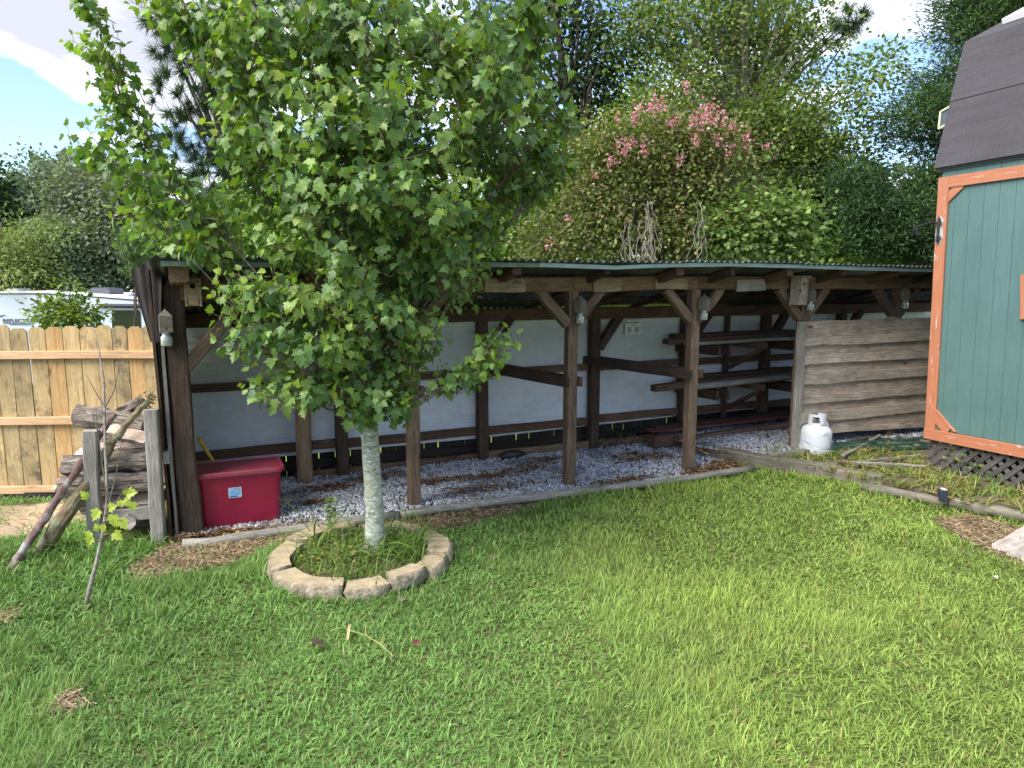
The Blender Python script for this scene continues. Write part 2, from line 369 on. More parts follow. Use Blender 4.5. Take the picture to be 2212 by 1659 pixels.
t = vnoise(X, Y, 3, 4)[:, None]
C = green*(.75+.5*t)+(soil-green)*.35
C = C+(soil*1.35-C)*dirtmask[:, None]
lm = inpoly(X, Y, dirt_polys[3])[:, None]; C = np.where(lm, sand*(.8+.4*t), C)
C = np.where((loc_d(X, Y) > 1.7)[:, None], mead*(.7+.6*t), C); C = np.where((loc_d(X, Y) > 6)[:, None], np.array([.10, .12, .07])*(.7+.6*t), C)
ii = np.arange(nx*ny).reshape(ny, nx); F = np.stack([ii[:-1, :-1], ii[:-1, 1:], ii[1:, 1:], ii[1:, :-1]], -1).reshape(-1, 4)
M_soil = attrmat('soil_surface', .95, .1, 45, .35, .8)
npmesh('ground', np.stack([X, Y, Z], 1), F, M_soil, col=C, kind='structure', smooth=True)

def sheet(name, poly, z, mat, sub=0, thick=None):
    b = MB(); n = len(poly)
    if thick: b.prism([(p[0], p[1]) for p in poly], z-thick, z)
    else: b.add([(p[0], p[1], z) for p in poly], [tuple(range(n))])
    return b.build(name, mat, kind='structure')
def soilmat(name, a, b_, sc_=30):
    m = NT(name); tcn = m.n('ShaderNodeTexCoord'); n1 = m.noise(tcn.outputs['Object'], sc_, 8, .7); m.base(m.ramp(n1.outputs[0], [(.35, a), (.65, b_)]).outputs[0]); m.rough(.95); m.bump(n1.outputs[0], 1.0, .02); return m.mat
M_gbed = soilmat('gravel_bed_fines', (.10, .095, .09), (.26, .255, .25), 60)
M_tsoil = soilmat('terrace_earth', (.07, .05, .035), (.19, .14, .09), 35)
sheet('gravel_bed', gravel_poly, .004, M_gbed)
sheet('terrace_ground', terr_poly, .095, M_tsoil, thick=.12)
sheet('terrace_gravel_bed', rgrav_poly, .099, M_gbed)

rng = np.random.default_rng(5)
def rand_in(poly, n, rg=rng):
    a = np.array(poly)[:, :2]; lo = a.min(0); hi = a.max(0); out = np.zeros((0, 2))
    while len(out) < n:
        q = rg.random((n*2, 2))*(hi-lo)+lo; q = q[inpoly(q[:, 0], q[:, 1], poly)]; out = np.concatenate([out, q])
    return out[:n]
def randrot(n, rg=rng):
    z = unit(rg.normal(size=(n, 3))); a = rg.normal(size=(n, 3)); x = unit(a-z*(a*z).sum(1, keepdims=True)); return x, np.cross(z, x), z
OV = np.array([(1, .1, 0), (-1, 0, .1), (.1, 1, .1), (0, -1, -.1), (.1, .1, 1), (0, -.1, -1)], float); OF = np.array([(0, 2, 4), (2, 1, 4), (1, 3, 4), (3, 0, 4), (2, 0, 5), (1, 2, 5), (3, 1, 5), (0, 3, 5)])
CV = np.array([(-1,-.8,-.9),(1,-1,-.8),(.8,1,-1),(-1,.9,-.8),(-.7,-1,.9),(.9,-.7,1),(1,.8,.7),(-.8,1,.8)], float)*.62
CF = np.array([(0,2,1),(0,3,2),(4,5,6),(4,6,7),(0,1,5),(0,5,4),(1,2,6),(1,6,5),(2,3,7),(2,7,6),(3,0,4),(3,4,7)])
M_gravel = attrmat('crushed_stone_surface', .85, .3, 90, .12, .2)
M_litter = attrmat('dry_litter_surface', .9, .15, 60, .25, .3)
def gravel(name, poly, n, z, smin, smax, label, tint=1.0):
    P = rand_in(poly, n); x, y, zz = randrot(n); s = rng.uniform(smin, smax, n); S3 = np.stack([s*rng.uniform(.8, 1.4, n), s*rng.uniform(.6, 1, n), s*rng.uniform(.5, .9, n)], 1)
    h = z+rng.random(n)*.011+vnoise(P[:, 0], P[:, 1], 4, 2)*.02
    g = rng.normal(.46, .14, n).clip(.16, .85)*tint; C = np.stack([g*.96, g*.99, g*1.05], 1)
    d = vnoise(P[:, 0], P[:, 1], 2.6, 9)*.6+vnoise(P[:, 0], P[:, 1], 9, 3)*.4; C *= np.where(d > .62, .62, 1)[:, None]
    V, F, CC = scatter(CV, CF, np.stack([P[:, 0], P[:, 1], h], 1), x, y, zz, S3, C)
    o = npmesh(name, V, F, M_gravel, col=CC, kind='stuff'); tag(o, label, 'gravel'); return o
gravel('gravel', gravel_poly, 24000, .004, .009, .018, 'grey crushed gravel spread over the floor of the open wooden shelter')
gravel('gravel', rgrav_poly, 13000, .102, .009, .016, 'bluish grey gravel on the raised level behind the dark timber edge', .95)

# dry leaves, bark bits and pine straw
def litter(name, blobs, label, sz=(.006, .028), up=.03, seed=3, wmax=.011, pal=((.15, .075, .04), (.23, .13, .07), (.075, .04, .028), (.36, .25, .13))):
    rg = np.random.default_rng(seed); P = []; 
    for (x, y, r1, r2, n, z) in blobs:
        q = rg.normal(size=(n, 2))*np.array([r1, r2])*.55; c, s_ = math.cos(SANG), math.sin(SANG)
        P.append(np.stack([x+q[:, 0]*c-q[:, 1]*s_, y+q[:, 0]*s_+q[:, 1]*c, z+rg.random(n)*up], 1))
    P = np.concatenate(P); n = len(P); a = rg.random(n)*6.28; x = np.stack([np.cos(a), np.sin(a), rg.normal(0, .25, n)], 1); x = unit(x)
    up_ = unit(np.stack([rg.normal(0, .5, n), rg.normal(0, .5, n), np.ones(n)], 1)); y = unit(np.cross(up_, x)); z = np.cross(x, y)
    L = rg.uniform(sz[0], sz[1], n)*rg.choice([1, 1, 2.2], n); Wd = rg.uniform(.0015, wmax, n)
    tv = np.array([(-1, -.6, 0), (1, -.8, .1), (1.1, .8, 0), (-.9, .7, .25)], float); tf = np.array([(0, 1, 2), (0, 2, 3)])
    base = np.array(pal)[rg.integers(0, 4, n)]*rg.uniform(.7, 1.2, n)[:, None]
    V, F, C = scatter(tv, tf, P, x, y, z, np.stack([L, Wd, Wd], 1), base)
    return tag(npmesh(name, V, F, M_litter, col=C, kind='stuff'), label, 'litter')
def lw(s, d, r1, r2, n, z=.02): p = W(s, d, 0); return (p.x, p.y, r1, r2, n, z)
litter('leaf_litter', [lw(2.05, .55, .26, .08, 300), lw(2.5, .50, .28, .08, 400), lw(3.0, .62, .3, .1, 250), lw(1.1, .75, .25, .09, 250), lw(.95, .35, .1, .06, 150), lw(1.6, .9, .3, .1, 300), lw(2.4, .15, .5, .1, 300), lw(3.6, -.1, .4, .06, 300),
        lw(4.6, -.12, .30, .10, 900), lw(4.85, -.05, .16, .14, 500), lw(3.3, .85, .3, .1, 300), lw(4.3, .55, .3, .2, 500), lw(.5, -.14, .4, .05, 200), lw(.15, -.12, .25, .05, 300), lw(5.9, .7, .4, .3, 120, .12), lw(5.0, .25, .2, .15, 200, .1)],
       'brown dry leaves and bark bits lying on the shelter gravel')
dl = []
for p, n in zip(dirt_polys, (5200, 1500, 3600, 300, 200, 130)):
    q = rand_in(p, n); dl += [(a, b, .05, .05, 1, .006) for a, b in q]
litter('pine_straw', dl, 'brown pine straw and thatch covering the bare patches of lawn', (.008, .03), .02, 8, .0035, ((.24, .17, .10), (.32, .235, .14), (.13, .09, .055), (.40, .31, .19)))

# ------------------------------------------------------------------ edging timbers
edge = [W(-.02, -.26, .02), W(.7, -.27, .03), W(1.5, -.26, .035), W(2.2, -.26, .035), W(3.3, -.31, .04), W(4.2, -.34, .045), W(4.98, -.30, .05)]
elab = ['pale weathered edging log from the corner post to beside the white tree trunk', None, None]
def multi_timber(name, pts, w, t, mat, label, cat, group=None, n=10):
    b = MB(); pts = [Vector(p) for p in pts]; r = random.Random(len(label)); P = []
    for i in range(len(pts)-1):
        for k in range(4): f = k/4; P.append(pts[i].lerp(pts[i+1], f)+Vector((r.gauss(0, .003), r.gauss(0, .003), r.gauss(0, .003))))
    P.append(pts[-1]); o0 = P[0].copy(); M, L = frame(P[0], P[-1]); Mi = M.inverted()
    b.tube([Mi @ p for p in P], [t*.5*(1+r.uniform(-.06, .06)) for _ in P], n, flat=w/t, ph=math.pi/8)
    o = b.build(name, mat, None, M, smooth=True); return tag(o, label, cat, group)
multi_timber('landscape_timber', edge[:3], .07, .085, M_timber, 'pale weathered edging log in front of the red tote and behind the maple', 'landscape timber', 'edging timbers')
multi_timber('landscape_timber', [edge[2]+Vector((.01, 0, 0)), edge[3], edge[4]], .07, .085, M_timber, 'pale edging log right of the maple trunk, in front of the second and third posts', 'landscape timber', 'edging timbers')
multi_timber('landscape_timber', [edge[4]+Vector((.01, .004, 0)), edge[5], edge[6]], .06, .07, M_timber, 'curved bleached log ending at the low corner before the raised gravel', 'landscape timber', 'edging timbers')
def btop(name, a, b_, w, t, mat, label, cat, group=None, **k): return tag(board(name, a, b_, w, t, mat, None, **k), label, cat, group)
btop('landscape_timber', T1a+Vector((0, .03, -.005)), T1b+Vector((0, .05, -.005)), .13, .15, M_timberd, 'long dark square timber holding back the raised gravel', 'landscape timber', 'edging timbers', seg=10, wob=.004)
a, b_ = G(1862, 1052, .05), G(2049, 1085, .05)
btop('landscape_timber', a, b_, .085, .085, M_timberd, 'old round timber left of the black solar spotlight', 'landscape timber', 'edging timbers', seg=8, wob=.004, round_=True)
a, b_ = G(2053, 1086, .05), G(2240, 1122, .05)
btop('landscape_timber', a, b_, .09, .09, M_timberd, 'old round timber right of the black solar spotlight', 'landscape timber', 'edging timbers', seg=8, wob=.005, round_=True)
a, b_ = G(1664, 985, .12), G(1790, 970, .12)
btop('landscape_timber', a, b_, .07, .05, M_timber, 'short pale timber between the raised gravel and the weeds, left of the gas cylinders', 'landscape timber', 'edging timbers', seg=6)

# ------------------------------------------------------------------ open shelter for lumber
shed = empty('lumber_shelter', 'long low open wooden shelter with corrugated metal roof and white tarp back', 'shelter', SHM)
PS = [1.70, 3.13, 4.44, 5.80, 7.17, 8.5]
def post(s, d, z0, z1, w=.095, m=M_post, name='post', **k): return board(name, (s, d, z0), (s+RB.gauss(0, .004), d, z1), w, w, m, shed, up=(0, -1, 0), seg=5, **k)
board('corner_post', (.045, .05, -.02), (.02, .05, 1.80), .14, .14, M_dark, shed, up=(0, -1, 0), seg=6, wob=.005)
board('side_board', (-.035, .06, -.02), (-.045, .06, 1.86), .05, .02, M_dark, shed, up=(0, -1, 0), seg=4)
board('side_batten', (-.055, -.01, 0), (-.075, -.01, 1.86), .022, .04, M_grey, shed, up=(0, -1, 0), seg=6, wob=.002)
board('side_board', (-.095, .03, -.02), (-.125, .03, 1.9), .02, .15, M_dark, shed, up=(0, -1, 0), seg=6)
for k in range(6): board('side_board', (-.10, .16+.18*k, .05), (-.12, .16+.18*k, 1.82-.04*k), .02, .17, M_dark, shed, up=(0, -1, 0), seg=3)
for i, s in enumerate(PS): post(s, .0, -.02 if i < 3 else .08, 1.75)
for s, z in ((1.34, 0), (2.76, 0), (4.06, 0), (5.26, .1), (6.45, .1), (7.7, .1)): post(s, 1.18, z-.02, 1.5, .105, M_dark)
board('stud', (5.86, 1.18, .1), (5.86, 1.18, 1.5), .06, .05, M_dark, shed, up=(0, -1, 0))
# rough debarked log post
b = MB(); r = random.Random(4)
b.tube([(.98+r.gauss(0, .006), 1.06, z) for z in (-.02, .15, .35, .55, .8, 1.0, 1.2, 1.45)], [.078, .07, .066, .072, .066, .068, .062, .06], 12, jit=.06, rng=r)
b.build('log_post', bark('debarked_log', (.20, .125, .075), (.40, .28, .18), sx=8, sz=1, scale=4, bump=.6), shed, smooth=True)
# front beam, in lengths butted over the posts
bz = [(0.06, 1.745), (1.70, 1.80), (3.13, 1.80), (4.44, 1.815), (5.80, 1.81), (7.17, 1.815), (8.5, 1.81)]
for (s0, z0), (s1, z1) in zip(bz[:-1], bz[1:]): board('beam', (s0+.003, -.005, z0), (s1-.003, -.005, z1), .09, .125, M_beam, shed, seg=5)
board('beam_end', (.07, -.36, 1.875), (.07, .10, 1.85), .12, .13, M_beam, shed, seg=3)
# back plate, rails
for s0, s1 in ((0, 1.34), (1.34, 2.76), (2.76, 4.06), (4.06, 5.26), (5.26, 6.45), (6.45, 9.4)):
    board('back_plate', (s0+.003, 1.18, 1.495), (s1-.003, 1.18, 1.495), .09, .125, M_rail, shed)
    e = .055
    board('rail', (s0+e, 1.215, .905), (s1-e, 1.215, .905+.01), .035, .075, M_rail, shed)
    board('rail', (s0+e, 1.215, .305 if s1 < 4.2 else .33), (s1-e, 1.215, .315 if s1 < 4.2 else .34), .035, .085, M_rail, shed)
# knee braces
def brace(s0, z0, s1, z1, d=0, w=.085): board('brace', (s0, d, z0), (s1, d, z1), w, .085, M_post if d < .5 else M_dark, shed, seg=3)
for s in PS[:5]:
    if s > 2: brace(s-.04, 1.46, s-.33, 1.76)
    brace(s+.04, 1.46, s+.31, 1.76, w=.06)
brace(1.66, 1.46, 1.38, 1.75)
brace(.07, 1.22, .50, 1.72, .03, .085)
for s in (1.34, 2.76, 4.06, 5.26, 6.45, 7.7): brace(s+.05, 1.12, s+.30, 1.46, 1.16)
# rafters and purlins
for i, s in enumerate((.95, 1.62, 2.45, 3.27, 4.0, 4.57, 5.25, 5.93, 6.65, 7.35, 8.1)):
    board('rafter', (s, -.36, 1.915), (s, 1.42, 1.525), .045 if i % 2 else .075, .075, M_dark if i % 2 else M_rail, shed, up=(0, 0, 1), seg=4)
for d in (.42, .86): board('purlin', (0, d, 1.93-.25*d-.07), (8.5, d, 1.93-.25*d-.07), .035, .03, M_dark, shed, seg=6)
# corrugated roof sheets
def corrug(name, s0, s1, d0, z0, d1, z1, mat, pitch=.068, amp=.011, parent=shed, lift=0.0, nd=6, rag=0.0):
    ns = int((s1-s0)/pitch*8)+1; ss = np.linspace(s0, s1, ns); dd = np.linspace(0, 1, nd); th = .0012; V = []; rg = np.random.default_rng(int(abs(s0)*100)+3)
    wav = rg.normal(0, .003, nd)
    for side in (0, 1):
        for j, t in enumerate(dd):
            base = z0+(z1-z0)*t+lift+wav[j]-side*th
            V.append(np.stack([ss, np.full(ns, d0+(d1-d0)*t)-(rag*np.abs(np.sin(ss*9)) if j == 0 else 0), base+amp*np.sin(ss*2*math.pi/pitch)], 1))
    V = np.concatenate(V); ii = np.arange(nd*ns).reshape(nd, ns)
    F = np.stack([ii[:-1, :-1], ii[:-1, 1:], ii[1:, 1:], ii[1:, :-1]], -1).reshape(-1, 4); F = np.concatenate([F, F[:, ::-1]+nd*ns])
    rim = np.stack([ii[0, :-1], ii[0, :-1]+nd*ns, ii[0, 1:]+nd*ns, ii[0, 1:]], -1); F = np.concatenate([F, rim])
    return npmesh(name, V, F, mat, parent=parent, smooth=False)
M_roof = NT('weathered_corrugated_metal'); tcn = M_roof.n('ShaderNodeTexCoord'); n1 = M_roof.noise(tcn.outputs['Object'], 2.2, 7, .7); n2 = M_roof.noise(tcn.outputs['Object'], 16, 6, .7)
c1 = M_roof.ramp(n1.outputs[0], [(.35, (.035, .042, .038)), (.6, (.15, .17, .165))]).outputs[0]
M_roof.base(M_roof.mix('MIX', M_roof.ramp(n2.outputs[0], [(.55, g3(0)), (.7, g3(.6))]).outputs[0], c1, (.04, .055, .03))); M_roof.b.inputs['Metallic'].default_value = .55; M_roof.rough(.42); M_roof = M_roof.mat
se = np.linspace(-.10, 9.4, 15)
zl = lambda s: float(np.interp(s, [-.1, .7, 2.6, 3.3, 4.0, 4.6, 6.2, 7.2, 8.6], [1.955, 1.955, 1.975, 1.965, 1.985, 1.995, 1.975, 1.965, 1.96]))
for k in range(14):
    s0, s1 = se[k], se[k+1]+.03; z = zl((s0+s1)/2)
    corrug('roof_sheet', s0, s1, -.44, z+.012, 1.47, z-.475, M_roof, lift=.003*(k % 2), rag=.004)
# flat pale trim along the eave
tp = [(-.03, 1.935), (.9, 1.935), (1.75, 1.945), (2.62, 1.955), (3.32, 1.942), (3.85, 1.965), (4.55, 1.98), (5.4, 1.968), (6.25, 1.957), (7.2, 1.947), (8.5, 1.94)]
for (s0, z0), (s1, z1) in zip(tp[:-1], tp[1:]): board('eave_trim', (s0+.001, -.405, z0-.006), (s1-.001, -.405, z1-.006), .018, .034, M_trim if s0 > 2.5 else M_trimd, shed, seg=2, wob=.001)
# bent sheet hanging at the left end: the roof sheet folded down over the gable
V = []; nS = 36
for j, t in enumerate(np.linspace(0, 1, 7)):
    for i in range(nS):
        f = i/(nS-1); s = (-.235+.205*f)*(1-t**1.2)+(-.145+.07*f)*t**1.2; wv_ = math.sin(f*math.pi*2*2.6)
        V.append((s+.006*wv_, -.10+.20*(1-f)+.014*wv_, (1.895+.10*f+.010*wv_)*(1-t)+(1.40+.01*f)*t))
ii = np.arange(7*nS).reshape(7, nS); F = np.stack([ii[:-1, :-1], ii[1:, :-1], ii[1:, 1:], ii[:-1, 1:]], -1).reshape(-1, 4)
npmesh('side_sheet', V, F, M_rust, parent=shed, smooth=True)
# tarp, in lengths: translucent white woven plastic
mt = NT('white_tarp'); tcn = mt.n('ShaderNodeTexCoord'); n1 = mt.noise(tcn.outputs['Object'], 1.6, 5, .6); n2 = mt.noise(tcn.outputs['Object'], 13, 6, .6)
c = mt.ramp(n1.outputs[0], [(.3, (.66, .72, .80)), (.7, (.78, .84, .92))]).outputs[0]; sepz = mt.n('ShaderNodeSeparateXYZ'); mt.l(tcn.outputs['Object'], sepz.inputs[0])
c = mt.mix('MIX', mt.math('MULTIPLY', mt.ramp(sepz.outputs[2], [(.85, g3(0)), (1.25, g3(.55))]).outputs[0], 1.0), c, (.50, .56, .47))   # greenish light from the trees painted into the upper part
c = mt.mix('MULTIPLY', .35, c, mt.ramp(n2.outputs[0], [(.35, g3(.75)), (.6, g3(1))]).outputs[0]); mt.base(c); mt.rough(.55)
trn = mt.n('ShaderNodeBsdfTranslucent'); mt.l(c, trn.inputs[0]); msx = mt.n('ShaderNodeMixShader'); msx.inputs[0].default_value = .22; mt.l(mt.b.outputs[0], msx.inputs[1]); mt.l(trn.outputs[0], msx.inputs[2]); mt.l(msx.outputs[0], mt.out.inputs[0])
wv = mt.n('ShaderNodeMapping'); wv.inputs['Rotation'].default_value = (0, math.radians(-14), 0); wv.inputs['Scale'].default_value = (1.2, 1, 7); mt.l(tcn.outputs['Object'], wv.inputs[0]); n3 = mt.noise(wv.outputs[0], 1.8, 4, .5, .8); mt.bump(n3.outputs[0], .55, .03)
M_tarp = mt.mat
def tarp(s0, s1, zb0, zb1, cut=None):
    ns, nz = 60, 26; V = []; rg = random.Random(int(s0*10)); ph = rg.random()*9
    for j in range(nz):
        t = j/(nz-1)
        for i in range(ns):
            s = s0+(s1-s0)*i/(ns-1); zb = zb0+(zb1-zb0)*i/(ns-1); z = zb+(1.47-zb)*t
            w = mnoise.noise(Vector((s*1.3+ph, z*4-s*1.1, ph)))*.026+mnoise.noise(Vector((s*4, z*9+s*2, 3+ph)))*.010
            w *= min(1, abs(z-.31)*9, abs(z-.905)*9, abs(1.45-z)*9+.2)
            if cut: 
                q = (s-cut[0]-.01*math.sin(z*9))/.022; open_ = max(0, 1-abs(z-cut[1])/cut[2])
                if abs(q) < 1: w += .0; s += (1 if q > 0 else -1)*.012*open_**.5*(1-abs(q))
            V.append((s, 1.262+w, z))
    ii = np.arange(nz*ns).reshape(nz, ns); F = np.stack([ii[:-1, :-1], ii[:-1, 1:], ii[1:, 1:], ii[1:, :-1]], -1).reshape(-1, 4)
    return npmesh('tarp_panel', V, F, M_tarp, parent=shed, smooth=True)
tarp(.0, 2.76, .23, .225); tarp(2.762, 5.30, .225, .27); tarp(5.302, 9.5, .27, .28)
b = MB(); b.add([(4.155, 1.236, 1.38), (4.175, 1.236, 1.28), (4.172, 1.236, 1.16), (4.165, 1.236, 1.02), (4.160, 1.236, 1.16), (4.158, 1.236, 1.28)], [(0, 1, 5), (1, 2, 4, 5), (2, 3, 4)]); b.build('tarp_tear', M_black, shed)
# boards on edge at the foot of the back wall
board('kick_board', (.9, 1.20, .035), (2.76, 1.20, .04), .035, .09, M_rail, shed); board('kick_board', (2.765, 1.20, .045), (5.1, 1.16, .06), .035, .10, M_post, shed)
# cross arms between front and back posts
for s, sb in ((1.70, 1.34), (3.13, 2.76), (4.44, 4.06)):
    for o in (-.07, .07): board('cross_arm', (s+o+(.01 if o < 0 else 0), -.07, .955), (sb+o-.02, 1.30, .985), .035, .085, M_dark if o < 0 else M_rail, shed, seg=3)
# rack arms on the back posts at the right
for s in (5.26, 6.45):
    for z in (1.10, .62):
        for o in (-.075, .075): board('rack_arm', (s+o, .50, z), (s+o, 1.24, z-.01), .03, .10, M_dark, shed, seg=2)
for z in (1.13, .66): board('rack_arm', (5.86, .55, z), (5.86, 1.16, z), .06, .07, M_rail, shed, seg=2); board('rack_brace', (5.86, .62, z-.05), (5.86, 1.12, z-.30), .055, .04, M_rail, shed, seg=2)

# ------------------------------------------------------------------ dark picket fence behind the tarp
df = empty('back_fence', 'dark weathered picket fence seen below the white tarp', 'fence', SHM)
s = -.05; k = 0
while s < 8.3:
    w = .14+RB.uniform(-.006, .006)
    if True:
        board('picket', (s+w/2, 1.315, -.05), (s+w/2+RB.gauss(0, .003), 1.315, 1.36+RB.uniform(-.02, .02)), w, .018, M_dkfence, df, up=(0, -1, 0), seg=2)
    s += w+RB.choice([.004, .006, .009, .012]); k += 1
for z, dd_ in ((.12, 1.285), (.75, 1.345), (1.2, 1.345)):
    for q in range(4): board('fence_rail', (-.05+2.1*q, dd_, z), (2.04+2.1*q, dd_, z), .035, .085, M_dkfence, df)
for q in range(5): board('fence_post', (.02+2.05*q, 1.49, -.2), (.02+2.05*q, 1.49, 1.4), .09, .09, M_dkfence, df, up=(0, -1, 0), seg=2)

# ------------------------------------------------------------------ waney board screen
scr = empty('board_screen', 'waist high screen of overlapping grey waney edged boards under the shelter beam', 'board screen', SHM)
zt = 1.42; s0, s1 = 5.76, 7.95; rr = random.Random(12)
rows = [(.165, 0), (.072, 1), (.12, 0), (.075, 1), (.12, 0), (.085, 1), (.14, 0), (.062, 1), (.105, 0), (.095, 1), (.135, 0)]
for wdt, proud in rows:
    b = MB(); n = 44; V = []; d0 = -.07-(.026 if proud else 0); ph = rr.random()*50; zb = zt-wdt-(.004 if proud else -.004); tl = rr.uniform(-.006, .006)
    for i in range(n):
        f = i/(n-1); s = s0+rr.uniform(0, .002)+(s1-s0)*f-(.01 if proud and i == 0 else 0)
        wv_ = mnoise.noise(Vector((s*2.2, ph, 0)))*.014+mnoise.noise(Vector((s*8, ph, 5)))*.005
        top = zt+.012+(mnoise.noise(Vector((s*2, ph, 9)))*.012+(.03 if 6.95 < s < 7.15 else 0)*(1-abs(s-7.05)*10) if wdt == .165 else 0)+tl*(f-.5)
        bo = zb+wv_+tl*(f-.5)-(.075*f if zt < .4 and not proud else 0)
        for y, z in ((d0, bo), (d0-.002, bo+.006), (d0, top), (d0+.024, top), (d0+.024, bo)): V.append((s-s0, y, z-zb))
    m = 5; Fs = [(i*m+k, (i+1)*m+k, (i+1)*m+(k+1) % m, i*m+(k+1) % m) for i in range(n-1) for k in range(m)]
    Fs += [tuple(range(m)), tuple(reversed(range((n-1)*m, n*m)))]
    b.add(V, Fs); b.build('board', M_screen2 if proud else M_screen, scr, Matrix.Translation((s0, 0, zb)))
    zt -= wdt
board('end_post', (5.715, -.10, .03), (5.70, -.10, 1.43), .085, .045, M_grey, scr, up=(0, -1, 0), seg=6)
# ------------------------------------------------------------------ things on and in the shelter
def bee_trap(s, d, z, rz, label, sc_=1.0):
    r_ = empty('bee_trap', label, 'bee trap', SHM @ Matrix.Translation((s, d, z)) @ Matrix.Rotation(rz, 4, 'Z') @ Matrix.Scale(sc_, 4), 'wooden bee traps with jars on the posts')
    b = MB(); h = .045; b.box((-h, -h, .0), (h, h, .125)); n = len(b.v)
    b.add([(-h, -h, .125), (h, -h, .125), (h, h, .125), (-h, h, .125), (0, 0, .178)], [(0, 1, 4), (1, 2, 4), (2, 3, 4), (3, 0, 4)]); b.build('wood_block', M_trapw, r_)
    b = MB(); b.lathe([(.0, .0), (.008, 0), (.008, .0015)], 10, M=Matrix.Translation((0, -h-.0005, .03)) @ Matrix.Rotation(math.radians(90), 4, 'X')); b.build('entry_hole', M_black, r_)
    b = MB(); b.lathe([(.030, .0), (.034, -.002), (.034, -.016), (.030, -.018)], 18); b.build('jar_band', M_steel, r_)
    b = MB(); b.lathe([(.030, -.018), (.031, -.024), (.041, -.036), (.043, -.045), (.043, -.098), (.038, -.108), (.0, -.108), (.0, -.104), (.036, -.104), (.040, -.096), (.040, -.046), (.028, -.022)], 22); b.build('jar', M_jar, r_, smooth=True)
    b = MB(); b.tube([(0, 0, .176), (0, 0, .195)], .003, 6); b.build('hook', M_black, r_)
    return r_
mj = NT('cloudy_jar_glass'); mj.base((.85, .9, .88)); mj.rough(.12); mj.b.inputs['Transmission Weight'].default_value = .82; mj.b.inputs['IOR'].default_value = 1.45; M_jar = mj.mat
bee_trap(-.035, -.115, 1.48, .1, 'grey bee trap with a jar on the dark corner post above the firewood', .88)
bee_trap(3.165, -.10, 1.555, .35, 'bee trap hanging on the tall post just right of the maple leaves', .83)
bee_trap(4.48, -.10, 1.56, .35, 'bee trap hanging on the post right of the payment sign', .83)
bee_trap(5.80, -.10, 1.63, .3, 'bee trap hanging under the right hand nest box', .83)
bee_trap(7.17, -.10, 1.63, .3, 'bee trap on the post above the board screen, nearest the green shed', .83)
def nest_box(s, d, z, rz, tilt, label, w=.13, h=.20, dp=.12, roofed=False, mat=None):
    M = SHM @ Matrix.Translation((s, d, z)) @ Matrix.Rotation(rz, 4, 'Z') @ Matrix.Rotation(tilt, 4, 'Y')
    r_ = empty('nest_box', label, 'birdhouse', M, 'wooden nest boxes under the eave'); t = .014
    n = 14; hz = h*.78; hr = .019
    circ = [(hr*math.cos(2*math.pi*k/n), hz+hr*math.sin(2*math.pi*k/n)) for k in range(n)]
    b = MB(); outer = []
    for k in range(n):
        c, s_ = math.cos(2*math.pi*k/n), math.sin(2*math.pi*k/n); q = min((w/2-t)/max(abs(c), 1e-6), ((h-hz) if s_ > 0 else hz)/max(abs(s_), 1e-6)); outer.append((q*c, hz+q*s_))
    V = [(x, -dp/2, zz) for x, zz in circ]+[(x, -dp/2, zz) for x, zz in outer]+[(x, -dp/2+t, zz) for x, zz in circ]
    b.add(V, [(k, (k+1) % n, n+(k+1) % n, n+k) for k in range(n)]+[(2*n+k, 2*n+(k+1) % n, (k+1) % n, k) for k in range(n)])
    b.box((-w/2+t, -dp/2+.001, 0), (w/2-t, -dp/2+.0012, .002)); b.build('front_panel', mat, r_)
    for sx in (-1, 1): b = MB(); b.box((sx*w/2-(t if sx > 0 else 0), -dp/2-.004, -.004), (sx*w/2+(t if sx < 0 else 0), dp/2, h)); b.build('side_panel', mat, r_)
    b = MB(); b.box((-w/2+t, -dp/2+.004, .0), (w/2-t, dp/2, t)); b.build('floor_panel', mat, r_)
    b = MB(); b.box((-w/2+t, dp/2-t, .015), (w/2-t, dp/2-.001, h-.001)); b.build('back_panel', M_dark, r_)
    b = MB()
    ov = .03 if roofed else .002
    b.box((-w/2-ov*.3, -dp/2-ov, h+.001), (w/2+ov*.3, dp/2, h+.014)); b.build('lid', mat, r_)
    b = MB(); b.tube([(.040, -dp/2, hz-.002), (.062, -dp/2-.035, hz+.006)], .004, 6); b.build('perch', M_dark, r_)
nest_box(.145, -.13, 1.655, 0.0, 0, 'pale plywood nest box beside the left corner post', .105, .17, .09, mat=M_plaque)
nest_box(5.60, -.135, 1.60, .16, .05, 'grey nest box with a lid on the beam above the board screen', .12, .265, .11, True, M_screen)
def plaque(s0, s1, z0, z1, label, mat=None, tilt=0):
    b = MB(); n = 16; th = .02; L = s1-s0; V = []; ph = s0*7
    for i in range(n):
        f = i/(n-1); x = L*f; zt_ = (z1-z0)+mnoise.noise(Vector((x*14, ph, 0)))*.008; zb = mnoise.noise(Vector((x*10, ph, 7)))*.006
        for y, z in ((0, zb), (0, zt_), (th, zt_), (th, zb)): V.append((x, y, z+tilt*(f-.5)*L))
    Fs = [(i*4+k, (i+1)*4+k, (i+1)*4+(k+1) % 4, i*4+(k+1) % 4) for i in range(n-1) for k in range(4)]+[(0, 1, 2, 3), tuple(reversed(range((n-1)*4, n*4)))]
    b.add(V, Fs); o = b.build('plank_plaque', mat or M_plaque, None, SHM @ Matrix.Translation((s0, -.078, z0))); tag(o, label, 'plank sign', 'short rough planks hung on the front beam')
plaque(2.30, 2.66, 1.735, 1.845, 'rough plank on the beam at the right edge of the maple leaves')
plaque(3.31, 3.585, 1.735, 1.85, 'pale yellowish plank on the beam between the second bee trap and the payment sign', tilt=.02)
plaque(3.95, 4.30, 1.757, 1.845, 'live edge plank on the beam just left of the fourth front post')
